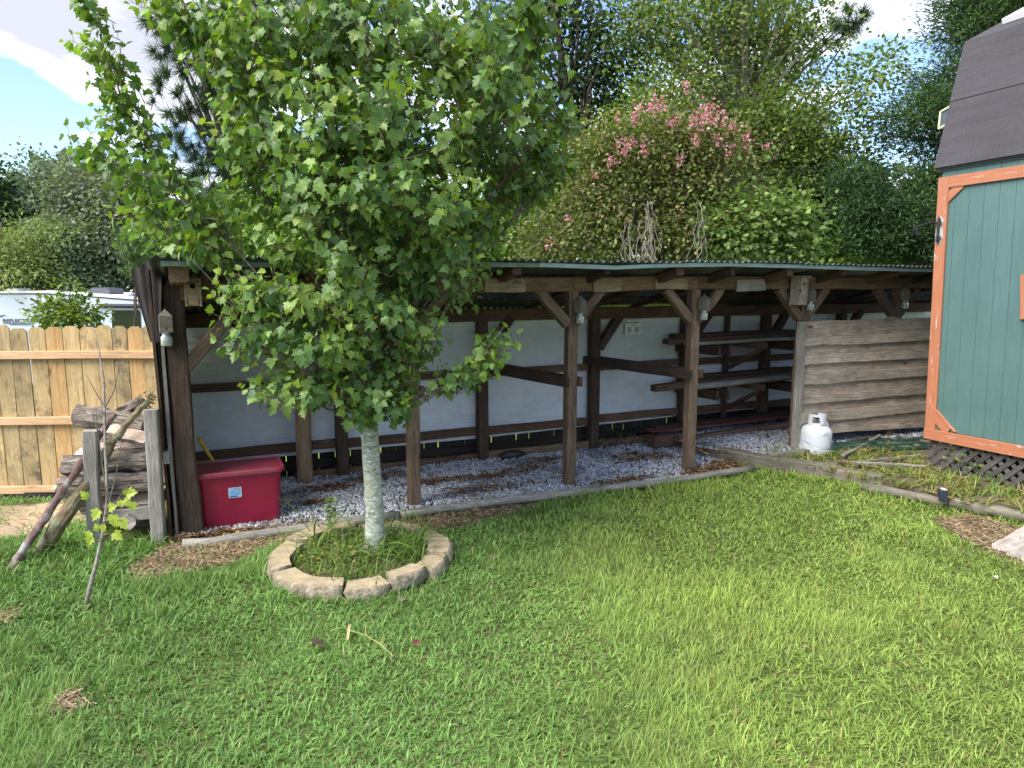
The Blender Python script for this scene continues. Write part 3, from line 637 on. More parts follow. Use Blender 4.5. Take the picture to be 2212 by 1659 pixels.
plaque(4.88, 5.23, 1.735, 1.845, 'grey pinkish plank on the beam left of the grey nest box', M_grey, tilt=.03)
# payment sign
ps = empty('payment_sign', 'small white printed payment methods notice pinned on the tarp', 'sign', SHM @ Matrix.Translation((4.48, 1.228, 1.245)))
b = MB(); b.box((0, 0, 0), (.205, .002, .165)); b.build('sheet', plain('laminated_paper', (.62, .64, .60), .3, 0, .5, .04), ps)
def text(s, size, mat, parent, M, name='lettering', ext=.0005, bold=0.0, sx=1.0):
    c = bpy.data.curves.new('lettering', 'FONT'); c.body = s; c.size = size; c.extrude = ext; c.offset = bold; c.align_x = 'LEFT'
    o = bpy.data.objects.new('tmp_text', c); coll.objects.link(o); dg = bpy.context.evaluated_depsgraph_get(); me = bpy.data.meshes.new_from_object(o.evaluated_get(dg)); bpy.data.objects.remove(o)
    me.materials.clear(); me.materials.append(mat); q = bpy.data.objects.new(name, me); link(q, parent, M @ Matrix.Diagonal((sx, 1, 1, 1))); return q
RX = Matrix.Rotation(math.radians(90), 4, 'X')
text('Payment Methods', .0235, M_black, ps, Matrix.Translation((.012, -.0012, .128)) @ RX, bold=.0006)
text('$ Cash $', .019, M_black, ps, Matrix.Translation((.068, -.0012, .101)) @ RX, bold=.0004)
for x in (.028, .125):
    b = MB(); b.box((x, -.001, .026), (x+.052, -.0004, .085)); b.build('printed_box', plain('print_grey', (.30, .31, .31), .5), ps)
    b = MB(); b.box((x+.01, -.001, .013), (x+.042, -.0004, .017)); b.build('caption_line', M_black, ps)
# stored lumber
def lum(s0, d0, z0, s1, d1, z1, w, t, mat, label, group='boards stored on the rack', rnd=False):
    return tag(board('lumber_board', W(s0, d0, z0), W(s1, d1, z1), w, t, mat, None, seg=5, wob=.004, round_=rnd), label, 'board', group)
lum(4.77, .88, 1.185, 6.75, .98, 1.20, .10, .055, M_rail, 'brown board on the upper rack level, front one')
lum(4.95, .74, 1.175, 6.70, .72, 1.185, .12, .03, M_grey, 'thin paler board at the front edge of the upper rack level')
lum(5.0, 1.08, 1.22, 6.85, 1.05, 1.235, .14, .05, M_dark, 'dark board against the tarp on the upper rack level')
lum(4.60, .84, .695, 6.9, .95, .745, .10, .075, M_rail, 'reddish beam sticking out left on the lower rack level')
lum(5.02, .66, .71, 6.95, .74, .745, .085, .07, M_grey, 'greenish grey round rail on the lower rack level', rnd=True)
lum(5.1, 1.06, .735, 6.8, 1.05, .77, .12, .07, M_dark, 'dark beam against the tarp on the lower rack level')
M_red = wood('faded_red_board', (.16, .045, .03), (.30, .10, .075), .6, knots=.2)
gb = 'boards lying at the foot of the back wall'
lum(4.62, .95, .20, 7.3, .98, .235, .14, .02, M_red, 'faded red board lying at the foot of the back wall', gb)
lum(4.75, 1.04, .215, 7.4, 1.06, .255, .12, .03, M_dark, 'dark board lying behind the faded red one', gb)
lum(4.85, .74, .125, 7.2, .82, .165, .09, .045, M_post, 'brown board on the gravel in front of the faded red one', gb)
tag(board('wood_block', W(4.62, .88, .10), W(4.95, .88, .10), .14, .13, M_rail, None, seg=2), 'chunky wooden block under the left end of the faded red board', 'block')
for k, (s, z, w, h) in enumerate(((4.55, .235, .17, .06), (5.45, .24, .14, .05), (5.70, .21, .13, .12), (6.3, .23, .2, .07), (5.05, .225, .1, .06))):
    tag(board('scrap_board', W(s-w/2, 1.385, z), W(s+w/2, 1.385, z), .015, h, M_rail if k % 2 else M_post, None, seg=2), ('wide scrap board left of the torn tarp corner', 'scrap board below the tarp, behind the fourth post', 'square scrap board behind the boards on the ground', 'long scrap board in the dark right corner', 'small scrap board under the tarp hem')[k], 'board', 'scrap boards against the dark fence')
# black bag by the kick board
b = MB(); b.tube([W(2.93, 1.10, .04), W(3.0, 1.10, .055), W(3.12, 1.11, .055), W(3.2, 1.11, .04)], [.03, .05, .05, .028], 10, jit=.1, rng=random.Random(2)); tag(b.build('folded_bag', M_black, smooth=True), 'small black bundle lying by the kick board behind the second gap', 'bundle')
# stone slab on the gravel
b = MB(); pl = [(-.07, -.01), (-.055, .035), (-.01, .06), (.05, .05), (.085, .01), (.05, -.035), (.0, -.02), (-.03, -.045), (-.06, -.04)]
b.prism(pl, 0, .022, M=Matrix.Rotation(.35, 4, 'Y')); tag(b.build('flat_stone', M_concrete, None, at(G(628, 1082, .03), .2)), 'flat pale stone on the gravel right of the red tote', 'stone')

# ------------------------------------------------------------------ red tote
TM = SHM @ Matrix.Translation((.385, .225, .005)) @ Matrix.Diagonal((1.10, 1.04, 1.03, 1))
tote = empty('storage_tote', 'big dark red plastic tote with lid on gravel beside the corner post', 'storage tote', TM)
def rrect(w, d, r, n=5): 
    out = []
    for cx, cy, a0 in ((w/2-r, d/2-r, 0), (-w/2+r, d/2-r, 90), (-w/2+r, -d/2+r, 180), (w/2-r, -d/2+r, 270)):
        for k in range(n+1): a = math.radians(a0+90*k/n); out.append((cx+r*math.cos(a), cy+r*math.sin(a)))
    return out
def loft(b, secs, m=0, cap0=True, cap1=True):
    n = len(secs[0][0]); V = []
    for pl_, z in secs: V += [(x, y, z) for x, y in pl_]
    F = [(i*n+k, i*n+(k+1) % n, (i+1)*n+(k+1) % n, (i+1)*n+k) for i in range(len(secs)-1) for k in range(n)]
    if cap0: F.append(tuple(reversed(range(n))))
    if cap1: F.append(tuple((len(secs)-1)*n+k for k in range(n)))
    return b.add(V, F, m)
mr = NT('red_plastic'); tcn = mr.n('ShaderNodeTexCoord'); n1 = mr.noise(tcn.outputs['Object'], 6, 6, .65); n2 = mr.noise(tcn.outputs['Object'], 90, 2, .5)
c = mr.ramp(n1.outputs[0], [(.3, (.215, .005, .026)), (.7, (.285, .008, .038))]).outputs[0]; mr.base(c); mr.b.inputs['Roughness'].default_value = .42; mr.bump(n2.outputs[0], .15, .002); M_red2 = mr.mat
mr = NT('dusty_red_lid'); tcn = mr.n('ShaderNodeTexCoord'); n1 = mr.noise(tcn.outputs['Object'], 11, 6, .7); mr.base(mr.ramp(n1.outputs[0], [(.35, (.27, .012, .045)), (.7, (.20, .065, .07))]).outputs[0]); mr.rough(.5); M_lid = mr.mat
b = MB(); loft(b, [(rrect(.50, .30, .04), 0), (rrect(.505, .305, .04), .01), (rrect(.535, .325, .045), .365), (rrect(.555, .345, .05), .367), (rrect(.555, .345, .05), .40)]); b.build('bin', M_red2, tote, smooth=False)
b = MB(); loft(b, [(rrect(.575, .365, .05), .382), (rrect(.59, .38, .055), .384), (rrect(.59, .38, .055), .405), (rrect(.575, .365, .05), .416), (rrect(.555, .345, .045), .417), (rrect(.545, .335, .045), .409)]); b.build('lid', M_lid, tote)
for x in (-.13, .09): b = MB(); b.box((x, -.15, .4092), (x+.008, .15, .4125)); b.build('lid_rib', M_lid, tote)
ML = Matrix.Translation((-.035, -.162, .255)) @ Matrix.Rotation(math.radians(-1.6), 4, 'X') @ Matrix.Rotation(.0, 4, 'Y')
M_lab = {k: plain('label_'+k, c, .3, 0, .5, .02, 5, 0) for k, c in dict(white=(.62, .66, .72), blue=(.16, .40, .68), navy=(.015, .05, .22), pale=(.33, .46, .60)).items()}
lab = MB(); lab.prism(rrect(.082, .075, .006), 0, .0012, M=ML @ RX); lo = lab.build('label', M_lab['white'], tote)
for nm, x0, x1, z0, z1, k in (('label_field', -.036, .036, -.022, .032, 'blue'), ('label_stripe', -.036, .018, -.033, -.024, 'navy'), ('label_stripe', -.036, .036, .0325, .0345, 'navy'), ('label_patch', -.034, -.012, .022, .030, 'white'), ('label_patch', .021, .034, -.032, -.026, 'pale')):
    b = MB(); b.box((x0, -.0022-(.0005 if 'patch' in nm else 0), z0), (x1, -.0013, z1)); b.build(nm, M_lab[k], lo, ML)
b = MB(); b.lathe([(.0, .0), (.020, 0), (.020, .0006)], 20, M=ML @ Matrix.Translation((.012, -.0022, .008)) @ RX); b.build('label_patch', M_lab['pale'], lo)
# yellow tool handle standing behind the tote
b = MB(); pa = S(466, 1005, .50); pb = S(428, 945, .50); pa = pa+(pa-pb)*3.2
b.tube([SHM @ pa, SHM @ (pa.lerp(pb, .8)), SHM @ (pa.lerp(pb, .96)), SHM @ pb], [.013, .0125, .015, .017], 12); tag(b.build('tool_handle', plain('yellow_fibreglass', (.55, .36, .03), .4), smooth=True), 'yellow tool handle sticking up behind the red tote', 'tool handle')

# ------------------------------------------------------------------ gas cylinders
def cylinder_tank(M, label):
    r_ = empty('gas_cylinder', label, 'gas cylinder', M, 'gas cylinders beside the board screen')
    m = NT('chipped_white_enamel'); tcn = m.n('ShaderNodeTexCoord'); n1 = m.noise(tcn.outputs['Object'], 9, 7, .7); m.base(m.mix('MIX', m.ramp(n1.outputs[0], [(.57, g3(0)), (.66, g3(1))]).outputs[0], (.62, .65, .68), (.33, .30, .25))); m.rough(.4)
    prof = [(0, .02), (.10, .02), (.135, .035), (.152, .07), (.155, .11), (.155, .20), (.152, .235), (.135, .27), (.10, .292), (.055, .302), (0, .304)]
    b = MB(); b.lathe(prof, 28); b.build('tank_body', m.mat, r_, smooth=True)
    b = MB(); b.lathe([(.10, .0), (.103, .0), (.103, .04), (.10, .04)], 24); b.build('foot_ring', m.mat, r_)
    b = MB(); n = 30; R_ = .088; V = []; Fc = []
    zs = [.295, .325, .35, .385, .41]
    for q in range(2):
        for z in zs:
            for k in range(n+1): a = math.radians(-125+250*k/n); rr = R_-.003*q; V.append((rr*math.sin(a), -rr*math.cos(a), z))
    m1 = n+1
    for i in range(4):
        for k in range(n):
            if (i in (1, 2) and (5 <= k <= 10 or 18 <= k <= 23)) or (i == 0 and 12 <= k <= 16): continue   # hand holes
            a, b_ = i*m1+k, i*m1+k+1; Fc += [(a, b_, b_+m1, a+m1), (a+5*m1, a+m1+5*m1, b_+m1+5*m1, b_+5*m1)]
    for k in range(n): Fc.append((4*m1+k, 4*m1+k+1, 9*m1+k+1, 9*m1+k))
    b.add(V, Fc); b.build('collar', m.mat, r_)
    b = MB(); b.tube([(0, 0, .30), (0, 0, .355)], [.018, .015], 10); b.tube([(0, .0, .335), (0, -.05, .335)], .013, 8); b.build('valve', M_steel, r_)
    b = MB(); b.tube([(0, 0, .355), (0, 0, .37)], [.022, .022], 10); b.build('valve_knob', M_black, r_)
    return r_
p = G(1768, 982, .09); t1 = cylinder_tank(at(p+Vector((0, .10, -.01)), .5) @ Matrix.Rotation(.04, 4, 'Y') @ Matrix.Scale(1.0, 4), 'front white gas cylinder wrapped in a torn plastic sleeve')
p2 = p+Vector((.085, .37, .0)); t2 = cylinder_tank(at(p2, -.5) @ Matrix.Rotation(-.03, 4, 'Y') @ Matrix.Scale(1.06, 4), 'second white gas cylinder standing behind the front one')
# torn sleeve round the front cylinder
b = MB(); n = 40; V = []
for j in range(9):
    for k in range(n):
        a = 2*math.pi*k/n; topz = .15+.035*math.sin(a*2+1)-.07*max(0, math.cos(a-4.2)); z = .015+(topz-.015)*j/8
        V.append(((.162+.004*math.sin(a*9+j)+(.006 if j == 8 else 0))*math.cos(a), (.162+.004*math.sin(a*7+j*2))*math.sin(a), z))
b.add(V, [(j*n+k, j*n+(k+1) % n, (j+1)*n+(k+1) % n, (j+1)*n+k) for j in range(8) for k in range(n)])
ms_ = NT('torn_white_plastic'); ms_.base((.62, .64, .66)); ms_.rough(.35); b.build('plastic_sleeve', ms_.mat, t1, smooth=True)

# ------------------------------------------------------------------ green barn shed at the right
CSH = G(2001, 1008, .1); CSH.z = 0
e = Vector((.404, -.915, 0)); nrm = Vector((.915, .404, 0))
GM = Matrix(((e.x, nrm.x, 0, CSH.x), (e.y, nrm.y, 0, CSH.y), (0, 0, 1, 0), (0, 0, 0, 1)))
GI = GM.inverted()
def Q(u, v, y=0.0): O = GM @ Vector((0, y, 0)); return GI @ PL(u, v, O, e)
bs = empty('barn_shed', 'green barn style garden shed with orange trim and dark felt roof', 'shed', GM)
M_gsid = NT('green_painted_siding'); tcn = M_gsid.n('ShaderNodeTexCoord'); mp1 = M_gsid.n('ShaderNodeMapping'); mp1.inputs['Scale'].default_value = (14, 14, 1.6); M_gsid.l(tcn.outputs['Object'], mp1.inputs[0]); n1 = M_gsid.noise(mp1.outputs[0], 2.5, 7, .65, .8); n2 = M_gsid.noise(tcn.outputs['Object'], 2.2, 3, .5)
c = M_gsid.ramp(n2.outputs[0], [(.3, (.068, .135, .130)), (.7, (.084, .160, .154))]).outputs[0]; c = M_gsid.mix('MULTIPLY', .35, c, M_gsid.ramp(n1.outputs[0], [(.35, g3(.78)), (.62, g3(1.12))]).outputs[0])
M_gsid.base(c); M_gsid.rough(.55); M_gsid.bump(n1.outputs[0], .5, .006); M_gsid = M_gsid.mat
def chippy(name):
    m = NT(name); tcn = m.n('ShaderNodeTexCoord'); mp1 = m.n('ShaderNodeMapping'); mp1.inputs['Scale'].default_value = (3.0, 12, 18); m.l(tcn.outputs['Object'], mp1.inputs[0]); n1 = m.noise(mp1.outputs[0], 1.8, 7, .62, .8); n2 = m.noise(tcn.outputs['Object'], 1.9, 2, .5)
    f = m.math('MULTIPLY', m.ramp(n1.outputs[0], [(.625, g3(0)), (.64, g3(1))]).outputs[0], m.ramp(n2.outputs[0], [(.42, g3(0)), (.52, g3(1))]).outputs[0])
    mp3 = m.n('ShaderNodeMapping'); mp3.inputs['Scale'].default_value = (2, 22, 22); m.l(tcn.outputs['Object'], mp3.inputs[0]); n3 = m.noise(mp3.outputs[0], 3, 6, .6)
    base = m.ramp(n3.outputs[0], [(.3, (.33, .120, .060)), (.7, (.43, .170, .09))]).outputs[0]
    m.base(m.mix('MIX', f, base, (.52, .44, .38))); m.rough(.6); m.bump(m.math('SUBTRACT', n3.outputs[0], f), .5, .004); return m.mat
M_or = chippy('chipped_orange_paint')
zb_ = Q(1994, 944).z+.098; zt_ = Q(2042, 385).z; xr = Q(2212, 700).x
LW = 2.6; pw = .128
x = .0; k = 0
while x < LW:
    b = MB(); g = .0022; x1 = min(x+pw, LW)
    b.prism([(x+.0005, .004), (x+g, 0), (x1-g, 0), (x1-.0005, .004), (x1-.001, .022), (x+.001, .022)], zb_, zt_+.16); b.build('siding_board', M_gsid, bs); x += pw; k += 1
b = MB(); b.box((.004, .023, zb_-.02), (LW, 2.4, zt_+.15)); b.build('shed_body', M_gsid, bs)
TW = .098; tt = .022
def trim(name, p0, p1, w=TW, y=-tt/2-.0015, t=tt, **k): return board(name, (p0[0], y, p0[1]), (p1[0], y, p1[1]), t, w, M_or, bs, up=(-(p1[1]-p0[1]), 0, p1[0]-p0[0]), seg=4, wob=.001, **k)
trim('corner_trim', (TW/2-.02, zb_+.0), (TW/2-.02, zt_), TW)
board('corner_trim', (-.012, .046, zb_), (-.012, .046, zt_), .022, .09, M_or, bs, up=(0, -1, 0))
trim('sill_trim', (-.022, zb_-TW/2-.002), (1.15, zb_-TW/2-.002), TW, y=-tt/2-.006); trim('sill_trim', (1.153, zb_-TW/2-.002), (LW, zb_-TW/2-.002), TW, y=-tt/2-.006)
trim('head_trim', (TW-.018, zt_-TW/2), (1.6, zt_-TW/2), TW); trim('head_trim', (1.603, zt_-TW/2), (LW, zt_-TW/2), TW)
def q2(u, v): q_ = Q(u, v); return (q_.x, q_.z)
k_ = 3.687*1.35624; QZ = lambda x, y: q2((2700+x/3.687)/1.35624, (450+y/3.687)/1.35624); QY = lambda x, y: q2((2600+x/3.3175)/1.35624, (1150+y/3.3175)/1.35624)
trim('corner_brace', QZ(290, 562), QZ(530, 325), .072, y=-.009, t=.016); trim('corner_brace', QY(440, 190), QY(610, 380), .075, y=-.009, t=.016)
trim('corner_brace', QY(455, 125), QY(680, 385), .016, y=-.011, t=.021)
qd = Q(2209, 595); qd2 = Q(2206, 690); trim('door_trim', (qd.x+.075, qd.z), (qd2.x+.075, qd2.z), .07)
# roof: points on the gable rake seen in the photo
def GP(u, v, xx=-.03):      # photo point on the plane x = const of the shed frame
    O = GM @ Vector((xx, 0, 0)); return GI @ PL(u, v, O, nrm)
r0 = GP(2030, 377); r1 = GP(2115, 91)
r0 = Vector((-.05, -.05, zt_+.085)); 
r1 = Vector((-.05, max(.15, min(.9, r1.y)), r1.z))
mf = NT('dark_roof_felt'); tcn = mf.n('ShaderNodeTexCoord'); n1 = mf.noise(tcn.outputs['Object'], 160, 4, .7); n2 = mf.noise(tcn.outputs['Object'], 1.6, 4, .6); mp1 = mf.n('ShaderNodeMapping'); mp1.inputs['Scale'].default_value = (1, 10, 10); mf.l(tcn.outputs['Object'], mp1.inputs[0]); n3 = mf.noise(mp1.outputs[0], 2, 5, .6)
c = mf.ramp(n1.outputs[0], [(.3, (.034, .031, .036)), (.7, (.085, .080, .090))]).outputs[0]; c = mf.mix('MULTIPLY', .5, c, mf.ramp(n2.outputs[0], [(.3, g3(.75)), (.7, g3(1.2))]).outputs[0]); c = mf.mix('MULTIPLY', .4, c, mf.ramp(n3.outputs[0], [(.35, g3(.7)), (.6, g3(1.1))]).outputs[0])
mf.base(c); mf.rough(.95); mf.bump(n1.outputs[0], .9, .004); M_felt = mf.mat
def slab(name, a, b_, L, th, mat, x0=-.05, off=0.0):
    d = (b_-a).normalized(); nn = Vector((0, -d.z, d.y)); bm = MB(); A = [a+nn*off, b_+nn*off, b_+nn*(off-th), a+nn*(off-th)]
    bm.add([(x0, p.y, p.z) for p in A]+[(x0+L, p.y, p.z) for p in A], [(0, 1, 2, 3), (7, 6, 5, 4), (0, 4, 5, 1), (1, 5, 6, 2), (2, 6, 7, 3), (3, 7, 4, 0)]); return bm.build(name, mat, bs)
seam = r0.lerp(r1, .54)
slab('roof_felt', r0, seam+Vector((0, 0, .01)), 2.8, .012, M_felt, off=.0)
slab('roof_felt', seam+(r0-r1)*.012, r1, 2.8, .012, M_felt, off=.009)
r2 = r1+Vector((0, .95, .44)); slab('roof_felt', r1, r2, 2.8, .014, M_felt, off=.004)
b = MB(); b.box((-.04, -.035, zt_+.068), (LW, -.015, zt_+.10)); b.build('drip_edge', M_black, bs)
b = MB(); b.box((-.03, -.014, zt_+.052), (LW, .0, zt_+.085)); b.build('fascia', M_gsid, bs)
b = MB(); b.add([(-.02, r0.y+.06, r0.z-.05), (-.02, 2.4, r0.z-.05), (-.02, 2.4-.1, r1.z), (-.02, (r1.y+1.0), r2.z-.02), (-.02, r1.y+.02, r1.z-.02)], [(0, 1, 2, 3, 4)]); b.build('gable_panel', M_gsid, bs)
p = GI @ D(2195, 50, 6.4); b = MB(); b.box((p.x-.10, p.y, r1.z+.06), (p.x+1.2, p.y+.05, r1.z+.10), M=Matrix.Translation((0, 0, 0))); 
ro = GI @ Vector((0, 0, CAM_H)); rd_ = GI.to_3x3() @ ray(2180, 62); dn = Vector((0, -(r2.z-r1.z), r2.y-r1.y)); th_ = (r1-ro).dot(dn)/rd_.dot(dn); f1 = ro+rd_*th_
b = MB(); b.box((max(.1, f1.x), 0, .01), (max(.1, f1.x)+.9, .32, .055), M=Matrix.Translation((0, f1.y, f1.z)) @ Matrix.Rotation(math.atan2(r2.z-r1.z, r2.y-r1.y), 4, 'X')); b.build('roof_hatch', M_white, bs)
# framed panel and pipe showing past the roof edge
pc = GP(2062, 256, -.05); b = MB()
fr = [GP(2052, 268, -.12), GP(2054, 243, -.20), GP(2078, 229, -.03), GP(2072, 262, -.03)]
pp = [GI @ D(u, v, 7.0) for u, v in ((2047, 280), (2052, 243), (2080, 228), (2080, 262))]
cen = sum(pp, Vector())/4
bb = MB(); 
for i in range(4):
    a, c_ = pp[i], pp[(i+1) % 4]; bb.tube([a, c_], .010, 6)
bb.build('panel_frame', plain('pale_yellow_frame', (.62, .60, .42), .5), bs)
bb = MB(); off_ = Vector((.0, .01, 0)); bb.add([tuple(q) for q in pp]+[tuple(q+off_) for q in pp], [(0, 1, 2, 3), (7, 6, 5, 4)]); bb.build('panel_glass', plain('mirror_glass', (.40, .48, .60), .12, .6, .8, .05, 3, 0), bs)
pp = [GI @ D(u, v, 6.9) for u, v in ((2101, 157), (2102, 149), (2112, 142), (2128, 135))]
bb = MB(); bb.tube(pp, .012, 8); bb.build('vent_pipe', plain('grey_plastic', (.22, .25, .28), .5), bs, smooth=True)
# ornate black plant hook
hk = Q(2030, 500); hm = Matrix.Translation((hk.x+.075, -.028, hk.z))
b = MB(); b.prism([(-.030, -.10), (.0, -.125), (.03, -.10), (.036, -.03), (.030, .05), (.036, .10), (.005, .135), (-.02, .11), (-.024, .05), (-.034, -.03)], 0, .003, M=Matrix.Translation((0, .004, 0)) @ RX); b.build('bare_patch', plain('old_white_paint', (.36, .37, .38), .8), bs, hm)
b = MB()
def spiral(cx, cz, r_0, a0, a1, mir=1, y=-.012): return [(cx+mir*(r_0*(1-.65*t/14))*math.cos(math.radians(a0+(a1-a0)*t/14)), y, cz+(r_0*(1-.65*t/14))*math.sin(math.radians(a0+(a1-a0)*t/14))) for t in range(15)]
b.tube([(0, -.012, -.11), (0, -.014, -.06), (0, -.014, .06), (0, -.012, .115)], [.003, .011, .011, .002], 8)
for mir in (-1, 1):
    b.tube(spiral(.016*mir, .062, .022, 200, -160, mir), .0045, 6); b.tube(spiral(.016*mir, -.062, .022, -200, 160, mir), .0045, 6)
b.prism([(-.010, .07), (-.017, .095), (0, .128), (.017, .095), (.010, .07)], 0, .008, M=Matrix.Translation((0, -.004, 0)) @ RX); b.prism([(-.009, -.07), (-.014, -.092), (0, -.118), (.014, -.092), (.009, -.07)], 0, .008, M=Matrix.Translation((0, -.004, 0)) @ RX)
arm = [Vector((0, -.012, .065))]+[Vector((-.006*t/1.0-.0, -.02-.014*t, .065+.012*math.sin(t*.42))) for t in range(1, 11)]
arm += [arm[-1]+Vector((-.02, -.02*math.sin(q*.5)-.005, -.035+.035*math.cos(q*.55)-.004*q)) for q in range(1, 6)]
arm += [arm[-1]+Vector((-.012, -.02, .02)), arm[-1]+Vector((-.012, -.03, .05)), arm[-1]+Vector((-.006, -.025, .075)), arm[-1]+Vector((0, -.01, .08))]
b.tube(arm, .0065, 6); b.build('plant_hook', M_black, bs, hm, smooth=False)
# lattice skirt
lh = zb_-TW-.092; z0 = .09
for k in range(-6, 34):
    xs = k*.105
    for dr, yy in ((1, .020), (-1, .030)):
        a = Vector((xs, yy, z0)); L_ = lh+.01; bq = Vector((xs+dr*L_, yy, z0+L_))
        lo_, hi_ = 0.0, 1.0; dxx = bq.x-a.x
        if dr > 0: lo_ = max(0, (-.0-a.x)/dxx); hi_ = min(1, (LW-a.x)/dxx)
        else: lo_ = max(0, (LW-a.x)/dxx) if a.x > LW else 0; hi_ = min(1, (0-a.x)/dxx)
        if hi_-lo_ > .08: board('lattice_slat', a.lerp(bq, lo_), a.lerp(bq, hi_), .008, .040, M_slat, bs, up=(-dr, 0, 1), seg=2, wob=.001)
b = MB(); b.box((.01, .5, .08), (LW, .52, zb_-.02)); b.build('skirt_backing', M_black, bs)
bs.matrix_basis = Matrix.Translation(CSH) @ Matrix.Rotation(math.radians(-1.5), 4, 'Y') @ Matrix.Translation(-CSH) @ GM   # the shed leans a little
b = MB()
for x_ in [pw*k_+.03 for k_ in range(8)]:
    for z_ in (zb_+.06, zb_+.55, zb_+1.05, zb_+1.5): b.tube([(x_, -.0005, z_), (x_, -.002, z_)], .004, 6)
b.build('nail_heads', M_gsid, bs)['kind'] = 'stuff'
# solar spotlight
sp = G(2036, 1080, .09); sl = empty('solar_spotlight', 'small black solar spotlight tilted against the round edging timber', 'garden light', at(sp, .25))
b = MB(); b.tube([(.035, .05, -.02), (.035, .05, .02)], .008, 8); b.build('stake', M_black, sl)
b = MB(); b.lathe([(.0, 0), (.026, .0), (.034, .02), (.036, .075), (.030, .078), (.028, .070), (0, .070)], 20, M=Matrix.Translation((.035, .045, .005)) @ Matrix.Rotation(.18, 4, 'X')); b.build('lamp_housing', M_black, sl, smooth=True)
b = MB(); b.lathe([(0, .0745), (.028, .0745)], 20, M=Matrix.Translation((.035, .045, .005)) @ Matrix.Rotation(.18, 4, 'X')); b.build('lens', plain('frosted_lens', (.55, .45, .38), .3), sl)
b = MB(); Mx = Matrix.Translation((-.012, -.01, .035)) @ Matrix.Rotation(math.radians(-28), 4, 'X') @ Matrix.Rotation(.12, 4, 'Y'); b.box((-.038, -.006, -.040), (.038, .006, .040), M=Mx); b.build('solar_panel', M_black, sl)
b = MB(); b.box((-.032, -.0075, -.034), (.032, -.0062, .034), M=Mx); b.build('solar_cell', plain('dark_blue_cell', (.02, .025, .05), .15, 0, .8, .3, 20, 0), sl)
# wooden step at the lower right
wm = wood('painted_weathered_step', (.26, .21, .17), (.60, .55, .50), .5, knots=.3, bump=.9, vary=.05)
stp = [G(2150, 1172, .06), G(2235, 1120, .06), G(2330, 1180, .06), G(2245, 1218, .06)]
sr = empty('wooden_step', 'weathered plank step at the lower right corner of the lawn', 'step', at((0, 0, 0)))
for k in range(3):
    f0, f1 = k/3+.005, (k+1)/3-.005; a = stp[0].lerp(stp[3], (f0+f1)/2); b_ = stp[1].lerp(stp[2], (f0+f1)/2); board('plank', a-Vector((0, 0, .018)), b_-Vector((0, 0, .018)), (stp[3]-stp[0]).length/3*.92, .035, wm, sr, seg=4)
# pile of scrap right of the cylinders: green metal stakes over split wood
rr = random.Random(21)
gp = 'green metal stakes on the scrap pile'
for k, (u0, v0, u1, v1, z, lb) in enumerate(((1763, 962, 2006, 949, .15, 'topmost green metal stake on the scrap pile'), (1766, 971, 2008, 958, .13, 'second green metal stake, in the shade of the top one'), (1775, 979, 2005, 967, .11, 'lowest green metal stake, nearest the weeds'))):
    a, c_ = G(u0, v0, z), G(u1, v1, z); b = MB(); M_, L_ = frame(a, c_); b.prism([(0, -.022), (0, .022), (.012, .022), (.012, .006), (.022, .006), (.022, -.006), (.012, -.006), (.012, -.022)], 0, L_, M=Matrix.Rotation(math.radians(90), 4, 'Y') @ Matrix.Rotation(math.radians(180), 4, 'Z')); tag(b.build('metal_stake', M_greenp, None, M_), lb, 'stake', gp)
SLB = ['long stick lowest on the scrap pile, running beside the weeds', 'stick angled up towards the green stakes, front of the pile', 'stick leaning from the cylinders up to the board screen', 'flat strip just above the green stakes', 'stick crossing at the upper left corner of the scrap pile', 'pale strip at the right end of the pile near the barn trim', 'stick sloping down to the right behind the green stakes', 'short stick at the lower left of the scrap pile', 'long low stick under the green stakes', 'short stick at the top middle of the scrap pile', 'dark stick just behind the left ends of the green stakes', 'stick rising to the right at the far end of the pile']
sk_ = [(1790, 1003, 1990, 985), (1800, 1012, 1950, 990), (1820, 985, 1900, 940), (1845, 960, 1990, 966), (1830, 955, 1915, 938), (1880, 962, 2005, 948), (1905, 940, 1985, 962), (1780, 995, 1900, 1008), (1850, 1000, 2000, 1005), (1870, 948, 1930, 965), (1815, 978, 1930, 958), (1930, 938, 2010, 956)]
for k, (u0, v0, u1, v1) in enumerate(sk_):
    z = .115+.012*(k % 3); tag(board('scrap_stick', G(u0, v0, z), G(u1, v1, z+.02*rr.random()), rr.uniform(.02, .045), rr.uniform(.012, .02), M_post if k % 3 == 1 else M_timber, None, seg=3, wob=.004), SLB[k], 'stick', 'split sticks in the scrap pile')

# ------------------------------------------------------------------ new picket fence at the left
pf = empty('picket_fence', 'new yellow pine dog eared picket fence behind the firewood', 'fence', Matrix.Identity(4))
FA, FB = G(0, 1072), G(330, 1066); fd = (FB-FA).normalized()
zf = lambda u: PL(u, 704, FA, fd).z
H_f = PL(100, 705, FA, fd).z
us = [-330, -285, -240, -195, -150, -105, -60, -12, 38, 86, 133, 182, 230, 278, 324]     # joints seen or continued along the fence (low end)
xs_top = [0-.0]
def fx(u, v): p = PL(u, v, FA, fd); return (p-FA).dot(fd)
jt = [fx(u/4.148/1.35624+0, (1000+100/4.148)/1.35624) for u in (150, 370, 580, 785, 990, 1190, 1385, 1565, 1750)]
pwid = (jt[-1]-jt[0])/8; js = [jt[0]-pwid*k for k in range(12, 0, -1)]+jt+[jt[-1]+pwid, jt[-1]+2*pwid]
kinds = {0: M_picket2, 1: M_picket2, 3: M_picket3, 8: M_picket3, 7: M_picket2}
